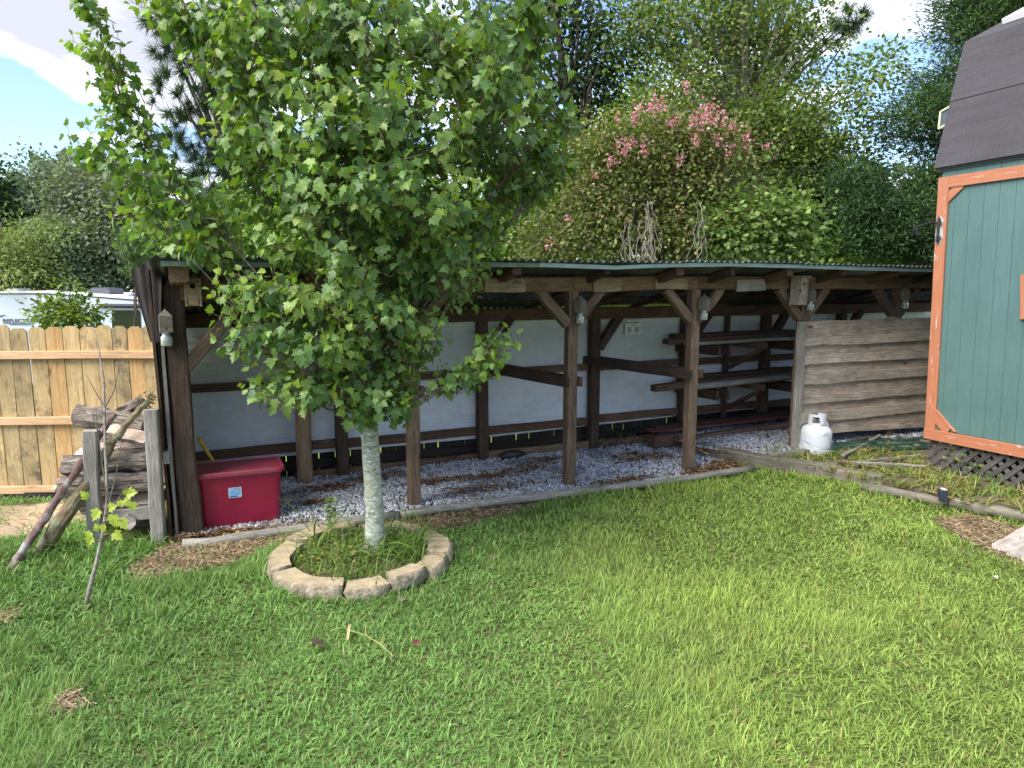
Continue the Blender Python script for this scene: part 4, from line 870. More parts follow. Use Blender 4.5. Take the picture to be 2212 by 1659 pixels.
for k in range(len(js)-1):
    a, c_ = js[k]+.0025, js[k+1]-.0025; w = c_-a; idx = k-11; gap = .004 if idx in (0, 1, 2) else 0; c_ -= gap; w -= gap
    top = H_f+RB.uniform(-.008, .008)+(.015 if idx == 0 else 0)-(.02 if idx == 1 else 0); t = .016; cc_ = .028
    b = MB(); z0 = -.0+.045; n = 5
    prof = [(0, 0), (0, .3), (0, .6), (0, .9), (0, top-z0-cc_), (cc_, top-z0), (w-cc_, top-z0), (w, top-z0-cc_), (w, .9), (w, .6), (w, .3), (w, 0)]
    ln = RB.uniform(-.003, .003); prof = [(x_+ln*y_+RB.gauss(0, .0008), y_) for x_, y_ in prof]
    # local x up the grain
    V = [(y_, x_, 0) for x_, y_ in prof]+[(y_, x_, t) for x_, y_ in prof]; m_ = len(prof)
    b.add(V, [tuple(reversed(range(m_))), tuple(range(m_, 2*m_))]+[(i, (i+1) % m_, m_+(i+1) % m_, m_+i) for i in range(m_)])
    Mx = Matrix(((0, fd.x, fd.y, 0), (0, fd.y, -fd.x, 0), (1, 0, 0, 0), (0, 0, 0, 1))); Mx.translation = FA+fd*a+Vector((0, 0, z0))
    b.build('picket', kinds.get(idx, M_picket), pf, Mx)
for v in (766, 907, 1054):
    z = PL(100, v, FA, fd).z; o_ = Vector((fd.y, -fd.x, 0))
    for q0, q1 in ((js[0], js[6]), (js[6]+.002, js[-1])):
        board('fence_rail', FA+fd*q0+o_*.036+Vector((0, 0, z)), FA+fd*q1+o_*.036+Vector((0, 0, z)), .038, .066, M_prail, pf, seg=5)
b = MB(); b.box((0, 0, -.1), (js[-1]-js[0]-.25, .02, .045), M=Matrix.Translation(FA+fd*js[0]+Vector((-fd.y, fd.x, 0))*.05)); b.build('base_board', M_rust, pf)
tx = PL(125, 1057, FA, fd)+Vector((fd.y, -fd.x, 0))*.0575
text('2 NO 2', .035, plain('stamp_ink', (.12, .09, .06), .8), pf, Matrix.Translation(tx+Vector((0, 0, -.012))) @ RX)

# ------------------------------------------------------------------ firewood rack, logs and leaning poles
fr_ = empty('firewood_rack', 'grey timber rack holding firewood between the new fence and the shelter', 'firewood rack', Matrix.Identity(4))
def rpost(u, v, ut, vt, w, name='post'):
    p = G(u, v, -.02); q = PL(ut, vt, p, Vector((1, 0, 0))); return board(name, p, q, w, w, M_grey, fr_, up=(.3, -1, 0), seg=6, wob=.002)
rp1 = G(345, 1175, 0); rp2 = G(207, 1180, 0)
rpost(345, 1180, 327, 884, .088); rpost(207, 1190, 196, 930, .088)
pb_ = rp1+Vector((-.06, .55, 0)); board('post', pb_, pb_+Vector((-.02, 0, 1.03)), .088, .088, M_grey, fr_, up=(.3, -1, 0))
board('rack_rail', rp2+Vector((.05, .03, .20)), rp1+Vector((-.05, .03, .22)), .04, .09, M_grey, fr_, seg=4)
board('rack_rail', rp2+Vector((-.2, .5, .2)), pb_+Vector((-.05, 0, .2)), .04, .09, M_grey, fr_, seg=4)
board('rack_side_rail', rp1+Vector((.06, .05, .60)), pb_+Vector((.02, -.05, .60)), .04, .085, M_grey, fr_, seg=3)
def log(u0, v0, u1, v1, y0, y1, r, label, seed, split=0.0, mats=None, flat=1.0, endcol=None, jitr=.22):
    a, c_ = D(u0, v0, y0), D(u1, v1, y1); M_, L_ = frame(a, c_); rg = random.Random(seed); n = 18; seg = 14; V = []; ang0 = math.radians(130+rg.uniform(-15, 15))
    prof = [1+rg.uniform(-.10, .10) for _ in range(n)]
    for i in range(seg+1):
        x_ = L_*i/seg; cy = .012*mnoise.noise(Vector((i*.3, seed, 0))); cz = .012*mnoise.noise(Vector((i*.3, seed, 9)))
        for k in range(n):
            an = 2*math.pi*k/n; rr_ = r*prof[k]*(1+jitr*mnoise.noise(Vector((x_*9, k*1.3, seed)))*1.6+.08*mnoise.noise(Vector((x_*30, k*2.3, seed+5))))
            y_, z_ = rr_*math.cos(an)*flat, rr_*math.sin(an)
            if split: 
                s_ = math.cos(an-ang0); lim = (1-split)*r
                if s_*rr_ > lim: 
                    ex = s_*rr_-lim; y_ -= ex*math.cos(ang0)*flat; z_ -= ex*math.sin(ang0)
            V.append((x_+(rg.uniform(-.012, .012) if i in (0, seg) else 0), y_+cy, z_+cz))
    b = MB(); F1 = []; F2 = []
    for i in range(seg):
        for k in range(n):
            an = 2*math.pi*(k+.5)/n; f_ = (i*n+k, i*n+(k+1) % n, (i+1)*n+(k+1) % n, (i+1)*n+k)
            (F2 if split and math.cos(an-ang0) > (1-split) else F1).append(f_)
    b.add(V, F1, 0); b.f += F2; b.m += [1]*len(F2)
    b.f += [tuple(reversed(range(n))), tuple(seg*n+k for k in range(n))]; b.m += [2, 2]
    o = b.build('firewood_log', [M_log, M_cut, M_cutg], None, M_); return tag(o, label, 'log', 'logs stacked on the firewood rack')
log(172, 899, 318, 922, 5.0, 4.9, .078, 'big shaggy log lying across the top of the stack', 1)
log(232, 925, 318, 950, 4.88, 4.8, .048, 'split reddish log tucked under the top log, right end', 2, .5)
log(255, 900, 312, 862, 5.2, 5.3, .048, 'short bark log pointing up behind the top log', 3)
log(166, 985, 330, 962, 5.05, 4.95, .078, 'pale split log with its wood face showing, middle of the stack', 14, .75)
log(190, 962, 330, 945, 5.2, 5.1, .05, 'thin bark log behind the pale split log', 5)
log(146, 1008, 340, 985, 4.9, 4.85, .075, 'dark shaggy log directly below the pale split one', 6)
log(135, 1052, 340, 1035, 4.88, 4.85, .078, 'thick log with wavy bark in the lower half of the stack', 7)
log(180, 1090, 345, 1080, 4.98, 4.9, .062, 'smooth grey slab near the bottom of the stack', 8, .6)
log(276, 1128, 276, 1100, 4.72, 5.3, .052, 'round log lying end on towards the lawn on the rack rail', 9, jitr=.03)
log(120, 1052, 190, 1040, 4.98, 5.0, .030, 'thin splintered log sticking out left of the stack', 10, .5)
log(165, 1085, 205, 1078, 4.95, 4.95, .055, 'short dark stump end left of the grey rack post', 11)
log(215, 1128, 262, 1112, 5.05, 5.1, .05, 'dark log low on the rack, left of the end on one', 12)
log(285, 1140, 345, 1120, 5.2, 5.1, .05, 'shaded log at the bottom right of the rack', 13)
log(190, 1020, 335, 1012, 5.15, 5.1, .06, 'bark log at the back of the stack, half hidden', 15)
log(200, 1070, 335, 1060, 5.2, 5.1, .06, 'lower bark log at the back of the stack, half hidden', 16)
b = MB(); a = G(18, 1240, -.03); c_ = D(248, 893, 4.8); M_, L_ = frame(a, c_); rg = random.Random(3)
b.tube([(L_*i/24, rg.gauss(0, .003)+.02*math.sin(i/24*3), rg.gauss(0, .003)) for i in range(25)], [.030-.010*i/24+rg.gauss(0, .0012) for i in range(25)], 10, jit=.05, rng=rg)
tag(b.build('leaning_pole', bark('reddish_pole_bark', (.085, .05, .045), (.22, .14, .125), sx=12, sz=3, axis='X', scale=3, bump=.8, lich=(.36, .36, .33)), None, M_, smooth=True), 'long straight reddish brown pole leaning on the firewood stack', 'pole', 'poles leaning on the firewood stack')
b = MB(); pts = [G(83, 1203, -.02), D(128, 1130, 4.5), D(181, 1056, 4.65), D(214, 1008, 4.72), D(238, 960, 4.72), D(280, 908, 4.75), D(318, 866, 4.8)]
P2 = [];
for i in range(len(pts)-1):
    for k in range(5): P2.append(pts[i].lerp(pts[i+1], k/5))
P2.append(pts[-1]); rad = np.interp(np.linspace(0, 1, len(P2)), [0, .3, .5, .62, .68, .8, 1], [.052, .048, .034, .036, .026, .019, .021])
M_, L_ = frame(P2[0], P2[-1]); Mi = M_.inverted()
b.tube([Mi @ (p+Vector((rg.gauss(0, .004), 0, rg.gauss(0, .004)))) for p in P2], list(rad), 12, jit=.09, rng=rg)
tip = Mi @ P2[-1]
for k in range(46):
    q = tip+Vector((rg.uniform(-.05, .045), rg.gauss(0, .02), rg.gauss(0, .02))); dd_ = Vector((rg.uniform(.1, 1), rg.gauss(0, 1), rg.gauss(0, 1))).normalized(); b.tube([q, q+dd_*rg.uniform(.02, .05)], [.006, .0015], 5)
for q_, n_ in ((.62, 18), (.68, 10), (.16, 3)):
    for k in range(n_): q = Mi @ P2[int(len(P2)*q_)]; q = q+Vector((rg.gauss(0, .03), 0, 0)); dd_ = Vector((rg.uniform(-.2, .8), rg.gauss(0, 1), rg.gauss(0, 1))).normalized(); b.tube([q, q+dd_*rg.uniform(.03, .055)], [.007, .002], 5)
tag(b.build('leaning_branch', bark('mossy_branch_bark', (.07, .05, .03), (.27, .22, .13), sx=10, sz=2, axis='X', scale=3, bump=1, lich=(.20, .22, .14)), None, M_, smooth=False), 'thick crooked branch with a mossy knobbly broken end leaning on the firewood', 'branch', 'poles leaning on the firewood stack')
# ------------------------------------------------------------------ neighbours: travel trailer, house
RVY = 21.0
rv = empty('travel_trailer', 'long white travel trailer parked beyond the new fence', 'trailer', at((0, 0, 0)))
def ext(name, pts, y, dy, mat, parent, zs=None):
    P = [D(u, v, y) for u, v in pts]; b = MB(); n = len(P)
    b.add([tuple(p) for p in P]+[(p.x, p.y+dy, p.z) for p in P], [tuple(range(n)), tuple(reversed(range(n, 2*n)))]+[(i, n+i, n+(i+1) % n, (i+1) % n) for i in range(n)]); return b.build(name, mat, parent)
M_rv = plain('trailer_side_white', (.56, .62, .68), .3, 0, .5, .05, 1.5, 0); M_rvroof = plain('trailer_roof_cream', (.80, .79, .75), .5, 0, .3, .04, 2, 0)
ext('body', [(-160, 635), (96, 633.5), (182, 639), (345, 652), (345, 830), (-160, 830)], RVY, 2.5, M_rv, rv)
ext('roof_cap', [(-160, 630.5), (0, 629.5), (96, 627.5), (182, 634), (345, 646), (345, 651), (182, 638.5), (96, 633), (-160, 634.5)], RVY-.03, 2.5, M_rvroof, rv)
ext('roof_line', [(-160, 635), (96, 634), (182, 639), (345, 652), (345, 653.5), (182, 640.5), (96, 635.3), (-160, 636.3)], RVY-.02, .015, M_black, rv)
ext('awning', [(205, 656), (345, 657), (345, 660.5), (205, 659)], RVY-.12, .1, plain('awning_cover', (.10, .11, .13), .4), rv)
ext('awning_shadow_strip', [(212, 661), (345, 661.5), (345, 666), (212, 665)], RVY-.06, .05, M_black, rv)  # black strip painted in as the shadow under the awning
ext('window', [(242, 670), (300, 670), (303, 674), (305, 730), (243, 730), (241, 674)], RVY-.02, .015, M_glassd, rv)
ext('window', [(92, 694), (95, 691), (128, 691), (128, 730), (92, 730)], RVY-.02, .015, M_glassd, rv)
ext('window', [(134, 688), (143, 688), (144, 730), (134, 730)], RVY-.02, .015, M_glassd, rv)
ext('side_stripe', [(-60, 683), (0, 681.5), (13, 680), (0, 684), (-60, 687)], RVY-.02, .012, M_black, rv)
ext('side_stripe', [(5, 697.6), (72, 698.2), (72, 698.9), (5, 698.3)], RVY-.02, .012, M_black, rv)
ext('side_stripe', [(20, 700.2), (66, 700.8), (66, 701.5), (20, 700.9)], RVY-.02, .012, M_black, rv)
ext('roof_air_conditioner', [(188, 634), (192, 626), (200, 621), (232, 622.5), (236, 626), (236, 638)], RVY+.5, .8, plain('smoked_plastic', (.10, .11, .13), .4), rv)
ext('solar_panel', [(98, 626), (104, 625), (153, 629), (154, 632), (104, 628)], RVY+.3, .6, M_black, rv)
ext('roof_vent', [(8, 630), (12, 625), (20, 623), (34, 623), (40, 630)], RVY+.4, .6, M_rvroof, rv)
ext('roof_vent_lid', [(17, 623), (22, 618), (33, 618), (39, 622), (38, 624)], RVY+.5, .5, M_black, rv)
ext('satellite_dish', [(273, 643), (277, 637), (285, 634), (300, 634), (306, 640), (306, 645)], RVY+.4, .5, plain('dish_blue', (.12, .16, .30), .3, 0, .6), rv)
tp_ = D(5.5, 696.3, RVY-.02); tq = D(79, 696.3, RVY-.02)
tt_ = text('REFLECTION', .145, plain('lettering_ink', (.03, .03, .06), .5), rv, Matrix.Translation(tp_) @ RX, bold=.003)
w_ = max(v.co.x for v in tt_.data.vertices); tt_.matrix_basis = Matrix.Translation(tp_) @ RX @ Matrix.Diagonal(((tq.x-tp_.x)/w_, 1, 1, 1))
hs_ = empty('neighbour_house', 'grey roofed house corner behind the trailer at the far left', 'house', at((0, 0, 0)))
ext('roof', [(-300, 560), (-60, 590), (0, 605), (16, 612), (60, 633), (45, 633), (-60, 600), (-300, 575)], 32, 8, plain('grey_shingles', (.20, .20, .21), .9), hs_)
ext('fascia', [(-60, 601), (0, 612), (24, 622), (45, 634), (40, 634), (0, 615), (-60, 605)], 31.9, .1, M_white, hs_)
ext('wall', [(-300, 576), (-60, 604), (0, 614), (42, 634), (42, 760), (-300, 760)], 32.2, 6, plain('grey_wall', (.40, .40, .41), .8), hs_)

# ------------------------------------------------------------------ trees and shrubs
LV = np.array([(0, 0, 0), (-.36, .45, .07), (0, 1, -.06), (.36, .45, .07)], float); LF = np.array([(0, 2, 1), (0, 3, 2)])
NV = np.array([(-.5, 0, 0), (.5, 0, 0), (0, 1, 0)], float); NF = np.array([(0, 1, 2)])
def blob_pts(blobs, n, rg, shell=.45):
    """n random points in ellipsoids given as photo u, v, ru, rv, distance, depth radius, weight"""
    A = []
    for bl in blobs:
        u, v, ru, rv_, y, ry = bl[:6]; w = bl[6] if len(bl) > 6 else 1
        c = D(u, v, y); A.append((c.x, c.y, c.z, ru/FPX*y, ry, rv_/FPX*y, w))
    A = np.array(A); p = A[:, 6]*(A[:, 3]*A[:, 5]); p /= p.sum(); k = rg.choice(len(A), n, p=p); q = unit(rg.normal(size=(n, 3))); r = rg.random(n)**shell
    return A[k, :3]+q*r[:, None]*A[k][:, 3:6], q, k, A
def foliage(blobs, ncl, per, rc, size, cols, rg, kind='leaf', droop=.25, shell=.45, spread=1.0, upb=.5, bright=.35, flow=0.0):
    C, q, k, A = blob_pts(blobs, ncl, rg, shell)
    n = ncl*per; ci = np.repeat(np.arange(ncl), per); off = rg.normal(size=(n, 3))*rc*np.array([1, 1, .75])*spread
    P = C[ci]+off; out = unit(off+q[ci]*rc*.8+1e-6)
    if kind == 'needle': 
        P = C[ci]+unit(rg.normal(size=(n, 3))+q[ci]*.6)*rc*.12*rg.random(n)[:, None]; out = unit(rg.normal(size=(n, 3))+q[ci]*.9+np.array([0, 0, .35]))
    if flow: out = unit(out*(1-flow)+(q*np.array([1, 1, .35])+rg.normal(size=(ncl, 3))*.35)[ci]*flow)
    Yd = unit(out+rg.normal(size=(n, 3))*.45+np.array([0, 0, -droop]))
    Zn = unit(rg.normal(size=(n, 3))*.6+np.array([0, 0, upb+.4])+out*.4); Xd = unit(np.cross(Yd, Zn)); Zn = np.cross(Xd, Yd)
    cols = np.array(cols); cc = cols[rg.integers(0, len(cols), ncl)][ci]*.55+cols[rg.integers(0, len(cols), n)]*.45
    cc = cc*rg.uniform(1-bright, 1+bright, ncl)[ci][:, None]*rg.uniform(.75, 1.25, n)[:, None]
    s = size*rg.uniform(.65, 1.25, n)
    return P, Xd, Yd, Zn, s, cc, C, A
def tree(name, label, cat, blobs, base, ncl, per, rc, size, cols, seed, mat=None, barkm=None, kind='leaf', trunk_r=.12, width=1.0, limbs=22, group=None, extra=None, shell=.45, droop=.25, top=None, bright=.35, spread=1.0, flow=0.0):
    rg = np.random.default_rng(seed); rr = random.Random(seed)
    P, Xd, Yd, Zn, s, cc, C, A = foliage(blobs, ncl, per, rc, size, cols, rg, kind, droop, shell, bright=bright, spread=spread, flow=flow)
    x, y = base; z0 = gz(x, y)-.1; t = empty(name, label, cat, at((x, y, z0)), group); Mi = np.array([x, y, z0])
    tv, tf = (NV, NF) if kind == 'needle' else (LV, LF)
    S3 = np.stack([s*width*(.055 if kind == 'needle' else 1), s, s], 1)
    V, F, CC = scatter(tv, tf, P-Mi, Xd, Yd, Zn, S3, cc)
    npmesh('crown', V, F, mat or M_leaf, parent=t, col=CC)
    cx = (A[:, 0]*A[:, 6]).sum()/A[:, 6].sum(); tz = top if top else A[:, 2].max(); mc = A[np.argmax(A[:, 2])]
    b = MB(); T = [Vector((0, 0, 0)), Vector(((mc[0]-x)*.25, (mc[1]-y)*.3, (tz-z0)*.4)), Vector(((mc[0]-x)*.6, (mc[1]-y)*.7, (tz-z0)*.75)), Vector((mc[0]-x, mc[1]-y, tz-z0))]
    TP = [T[0].lerp(T[1], f/3) for f in range(3)]+[T[1].lerp(T[2], f/3) for f in range(3)]+[T[2].lerp(T[3], f/3) for f in range(4)]
    TP = [p+Vector((rr.gauss(0, trunk_r*.25), rr.gauss(0, trunk_r*.25), 0)) for p in TP]
    b.tube(TP, [trunk_r*(1.15-.1*i) for i in range(10)], 9, jit=.06, rng=rr); b.build('trunk', barkm or M_barkd, t, smooth=True)
    b = MB()
    for i in rg.choice(ncl, min(limbs, ncl), replace=False):
        e_ = Vector(C[i]-Mi); zz = max(.2, min(e_.z*.75, TP[-2].z)); j = min(range(10), key=lambda q_: abs(TP[q_].z-zz)); a = TP[j]; mid = a.lerp(e_, .5)+Vector((rr.gauss(0, .08), rr.gauss(0, .08), (e_-a).length*.08)); r0_ = trunk_r*(.42-.03*j)
        b.tube([a, a.lerp(mid, .6), mid, mid.lerp(e_, .55), e_], [r0_, r0_*.8, r0_*.6, r0_*.4, r0_*.15], 5, jit=.05, rng=rr)
    b.build('limbs', barkm or M_barkd, t)
    if extra: extra(t, Mi, C, rg)
    return t
G_mid = [(.11, .19, .05), (.08, .145, .042), (.14, .235, .06), (.17, .25, .065)]
G_olive = [(.17, .23, .055), (.13, .20, .05), (.21, .26, .07), (.10, .155, .04), (.26, .27, .06)]
G_dark = [(.030, .060, .026), (.045, .085, .032), (.022, .045, .02)]
G_cedar = [(.070, .135, .045), (.048, .100, .036), (.115, .19, .055), (.03, .062, .025)]
G_bright = [(.20, .32, .06), (.15, .27, .05), (.26, .36, .07)]
G_grey = [(.20, .26, .16), (.16, .22, .13), (.25, .31, .18), (.12, .17, .10)]
G_far = [(.085, .115, .065), (.065, .095, .055), (.11, .14, .075), (.05, .075, .045)]

# far woods closing the horizon: one mass
rg = np.random.default_rng(77); N = 15000
ang = rg.uniform(-1.0, 1.0, N); dist = rg.uniform(42, 58, N); x = np.sin(ang)*dist; y = np.cos(ang)*dist; hmax = 5.2+3.2*vnoise(ang*9, ang*0, 1.0, 5)+1.5*vnoise(ang*30, ang*0, 1, 6); z = -2.2+(hmax+2.2)*rg.random(N)**.7
Yd = unit(rg.normal(size=(N, 3))); Xd = unit(np.cross(Yd, rg.normal(size=(N, 3)))); Zn = np.cross(Xd, Yd); s = rg.uniform(.5, 1.1, N); cc = np.array(G_far)[rg.integers(0, 4, N)]*rg.uniform(.7, 1.3, N)[:, None]
V, F, CC = scatter(LV, LF, np.stack([x, y, z], 1), Xd, Yd, Zn, np.stack([s*1.3, s, s], 1), cc)
tag(npmesh('far_woods', V, F, M_leaf, col=CC, kind='stuff'), 'distant dark belt of woodland closing the view behind the yards', 'woods')

tree('hardwood_tree', 'tall dark round topped tree far behind the trailer at the left edge', 'tree', [(100, 420, 75, 70, 30, 2), (75, 500, 60, 90, 30, 2), (130, 480, 60, 80, 30, 2), (60, 590, 90, 70, 30, 2)], (-18.5, 30), 520, 60, .40, .16, [(.16, .22, .15), (.12, .17, .12), (.20, .26, .17)], 21, group='trees beyond the left fence', bright=.45)  # distance haze is put into these pale, greyed leaf colours
tree('hardwood_tree', 'dusky brownish green tree between the round bush and the shelter roof', 'tree', [(225, 440, 80, 90, 27, 2), (250, 540, 80, 90, 26, 2), (190, 520, 60, 90, 28, 2), (290, 480, 60, 110, 26, 2), (330, 560, 70, 60, 26, 1.5)], (-15.0, 27), 640, 60, .38, .15, [(.17, .20, .14), (.14, .17, .12), (.21, .25, .17), (.11, .135, .10)], 22, group='trees beyond the left fence', bright=.45)  # leaf palette lightened and greyed to stand in for haze
tree('hardwood_tree', 'dark tree edge cut off by the left side of the picture', 'tree', [(-20, 440, 30, 90, 26, 1.2), (-40, 520, 60, 90, 26, 1.2)], (-19.5, 26), 120, 30, .3, .24, G_dark, 23, group='trees beyond the left fence')
tree('locust_tree', 'feathery yellow green tree in front of the dark trees at the far left', 'tree', [(20, 525, 60, 35, 22, 1.2), (35, 585, 70, 40, 22, 1.5), (80, 500, 34, 12, 22, .8), (5, 480, 30, 10, 22, .6)], (-15.5, 22), 90, 50, .34, .13, [(.22, .28, .09), (.16, .22, .07), (.28, .33, .11)], 24, width=.6)
tree('round_shrub', 'round grey green shrubby tree right behind the trailer roof', 'shrub', [(120, 555, 75, 70, 24, 1.4), (80, 600, 65, 45, 24, 1.4), (165, 600, 60, 45, 24, 1.4), (115, 510, 35, 30, 24, .9)], (-14.5, 24), 560, 55, .24, .12, G_grey, 25, trunk_r=.1, bright=.25, shell=.35)
tree('pine_sapling', 'soft light green pine shoots just left of the shelter roof', 'pine', [(295, 530, 30, 45, 16, .6), (310, 575, 30, 30, 16, .6)], (-8.6, 16), 75, 55, .3, .26, [(.16, .24, .09), (.11, .19, .07)], 26, mat=M_need, kind='needle', trunk_r=.04, limbs=10, width=1.3)
tree('young_tree', 'small leafy young tree poking up in front of the white trailer', 'tree', [(130, 668, 34, 22, 8.2, .3), (182, 675, 30, 22, 8.2, .3), (155, 692, 55, 18, 8.2, .3), (152, 630, 14, 22, 8.2, .15), (105, 690, 20, 22, 8.2, .2)], (-5.2, 8.2), 95, 14, .075, .065, [(.12, .20, .04), (.17, .25, .05), (.08, .15, .03), (.25, .25, .05)], 27, trunk_r=.02, limbs=16)
# vine with yellow leaves between the trees and the roof
tree('roadside_shrub', 'bright green bush over the left part of the shelter roof', 'shrub', [(420, 500, 120, 45, 11, .8), (560, 500, 120, 60, 11, .8), (690, 500, 90, 70, 11, .8)], (-5.5, 11), 300, 26, .18, .10, G_bright+G_mid, 28, trunk_r=.05)
tree('roadside_shrub', 'green thicket seen through the lower maple leaves', 'shrub', [(880, 470, 150, 90, 10.5, .8), (1060, 480, 90, 80, 10.2, .8), (760, 420, 90, 90, 11.5, .8)], (-2.0, 10.8), 330, 26, .18, .10, G_mid+G_bright[:1], 29, trunk_r=.06)
# pines behind the maple
pc = [(.050, .085, .045), (.075, .12, .055), (.035, .06, .035)]
tree('pine_tree', 'tall pine with open dark needle tufts behind the left side of the maple', 'pine', [(330, 20, 60, 40, 13, .8, .8), (400, 110, 70, 60, 13, 1), (440, 220, 90, 70, 13, 1), (420, 310, 80, 50, 13, 1), (370, 70, 40, 40, 13, .7), (520, 150, 90, 130, 13, 1), (480, 380, 110, 50, 13, 1), (560, 330, 80, 80, 13, 1), (620, 20, 150, 60, 13, 1), (510, 460, 60, 60, 13, 1)], (-4.35, 13), 400, 80, .32, .23, pc, 30, mat=M_need, kind='needle', trunk_r=.16, limbs=50, top=8.0, barkm=M_barkd, width=1.1, group='pines behind the shelter')
tree('pine_tree', 'pine whose single needle branch reaches into the sky at the upper right', 'pine', [(1838, 45, 34, 22, 14, .4, 2), (1815, 80, 18, 18, 14, .3, .8), (1740, 90, 70, 40, 14.5, .8, .4), (1660, -60, 150, 90, 15, 1.5, .3)], (5.2, 15), 90, 90, .3, .24, pc, 31, mat=M_need, kind='needle', trunk_r=.15, limbs=30, top=8.6, group='pines behind the shelter', width=1.1)
# dark hardwood at the right shoulder of the maple
tree('dark_hardwood', 'dark leaved tree against white cloud at the right shoulder of the maple', 'tree', [(1260, 40, 70, 70, 12.5, .8), (1235, 170, 60, 60, 12.5, .8), (1330, 120, 60, 70, 12.5, .8), (1290, 210, 80, 60, 12.5, .8), (1180, -20, 120, 60, 12.5, 1), (1050, 150, 150, 150, 12.5, 1)], (1.6, 12.5), 330, 22, .20, .10, G_dark, 32, trunk_r=.14, limbs=40, shell=.6)
tree('hardwood_tree', 'tall airy olive green tree filling the upper right middle', 'tree', [(1400, 60, 120, 90, 12, 1), (1560, 80, 140, 110, 12, 1), (1700, 100, 110, 110, 12, 1), (1460, 210, 120, 90, 11.5, 1), (1620, 260, 120, 90, 11.5, 1), (1740, 250, 90, 90, 11.5, .9), (1860, 170, 65, 55, 11.2, .7), (1910, 130, 42, 24, 11.2, .4), (1800, 330, 90, 70, 11.5, .8), (1680, 370, 90, 70, 11.5, .8), (1560, -40, 220, 60, 12, 1), (1860, 250, 45, 40, 11.2, .5)], (4.0, 12), 1000, 26, .20, .072, G_olive+G_mid, 33, trunk_r=.15, limbs=90, shell=.62, barkm=M_barkg, top=8.3)
tree('dark_understory_tree', 'dark glossy understory tree between the pink shrub and the cedar', 'tree', [(1640, 400, 90, 80, 12.6, .6), (1750, 430, 90, 80, 12.6, .6), (1840, 400, 70, 60, 12.2, .6), (1700, 340, 90, 60, 12.6, .6), (1800, 500, 120, 50, 12, .6), (1600, 300, 60, 60, 12.6, .5)], (6.5, 12.6), 420, 24, .2, .10, G_dark+G_cedar[:1], 34, trunk_r=.08)
tree('hardwood_tree', 'mid green tree filling the gaps behind the pink flowering shrub', 'tree', [(1370, 260, 90, 90, 17, 1.2), (1480, 330, 130, 110, 17, 1.2), (1620, 300, 120, 110, 17, 1.2), (1300, 400, 100, 110, 17, 1.2), (1560, 430, 160, 100, 17, 1.2), (1150, 420, 120, 110, 17, 1.2)], (6.0, 17), 620, 40, .34, .13, G_mid+G_olive[:2], 52, trunk_r=.14, limbs=30, shell=.6, group='tall trees behind the shelter')
# crape myrtle smothered in vines, pink flower heads
def flowers(t, Mi, C, rg):
    fl = [(1470, 345, 3), (1505, 300, 5), (1515, 255, 7), (1500, 262, 5), (1540, 245, 8), (1560, 258, 7), (1527, 240, 5), (1582, 272, 3), (1610, 300, 5), (1380, 240, 5), (1372, 255, 4), (1412, 222, 5), (1430, 225, 4), (1405, 238, 3), (1342, 318, 7), (1350, 330, 4), (1390, 320, 6), (1362, 305, 3), (1320, 350, 4), (1225, 470, 2), (1185, 525, 2), (1480, 190, 3), (1655, 320, 2), (1575, 325, 3), (1450, 270, 4), (1460, 258, 3), (1335, 250, 2), (1285, 380, 3), (1550, 300, 3)]
    P = []
    for u, v, w in fl:
        n = 9*w; c = np.array(D(u, v, 8.62)); P.append(c+rg.normal(size=(n, 3))*np.array([.035, .035, .05])*(.55+w*.11))
    P = np.concatenate(P)-Mi; n = len(P); Yd = unit(rg.normal(size=(n, 3))); Xd = unit(np.cross(Yd, rg.normal(size=(n, 3)))); s = rg.uniform(.02, .038, n)
    cc = np.array([(.60, .25, .35), (.68, .36, .45), (.50, .17, .27)])[rg.integers(0, 3, n)]
    V, F, CC = scatter(LV, LF, P, Xd, Yd, np.cross(Xd, Yd), np.stack([s*1.5, s, s], 1), cc); npmesh('flowers', V, F, M_leaf, parent=t, col=CC)
    # hanging bare vine stems
    b = MB(); rr = random.Random(3)
    for k in range(46):
        u = rr.choice([1396, 1400, 1402, 1405, 1514, 1518, 1360])+rr.gauss(0, 7); y = 8.55+rr.uniform(0, .3); v0 = rr.uniform(430, 520); p = Vector(D(u, v0, y)); pts = [p]
        for q in range(7): p = p+Vector((rr.gauss(0, .035), rr.gauss(0, .02), -rr.uniform(.03, .13))); pts.append(p)
        b.tube([q-Vector(Mi) for q in pts], .0035, 4)
    b.build('vine_stems', bark('pale_vine_bark', (.22, .19, .16), (.46, .42, .36)), t)
G_vine = [(.17, .19, .065), (.13, .18, .05), (.20, .26, .075), (.24, .17, .09), (.11, .14, .045)]
tree('flowering_shrub', 'tall crape myrtle smothered in vines with pink flower clusters behind the shelter', 'flowering shrub', [(1410, 320, 115, 80, 9.3, .6), (1550, 345, 75, 85, 9.3, .6), (1480, 300, 100, 60, 9.3, .5), (1330, 420, 120, 100, 9.3, .6), (1480, 450, 140, 100, 9.2, .6), (1250, 490, 120, 80, 9.3, .6), (1180, 530, 80, 45, 9.2, .5), (1560, 480, 70, 80, 9.3, .5), (1390, 520, 160, 50, 9.1, .4), (1300, 330, 60, 70, 9.4, .5), (1260, 400, 60, 70, 9.4, .5)], (2.2, 9.4), 950, 30, .12, .058, G_vine, 35, trunk_r=.07, limbs=60, extra=flowers, shell=.35, bright=.4)
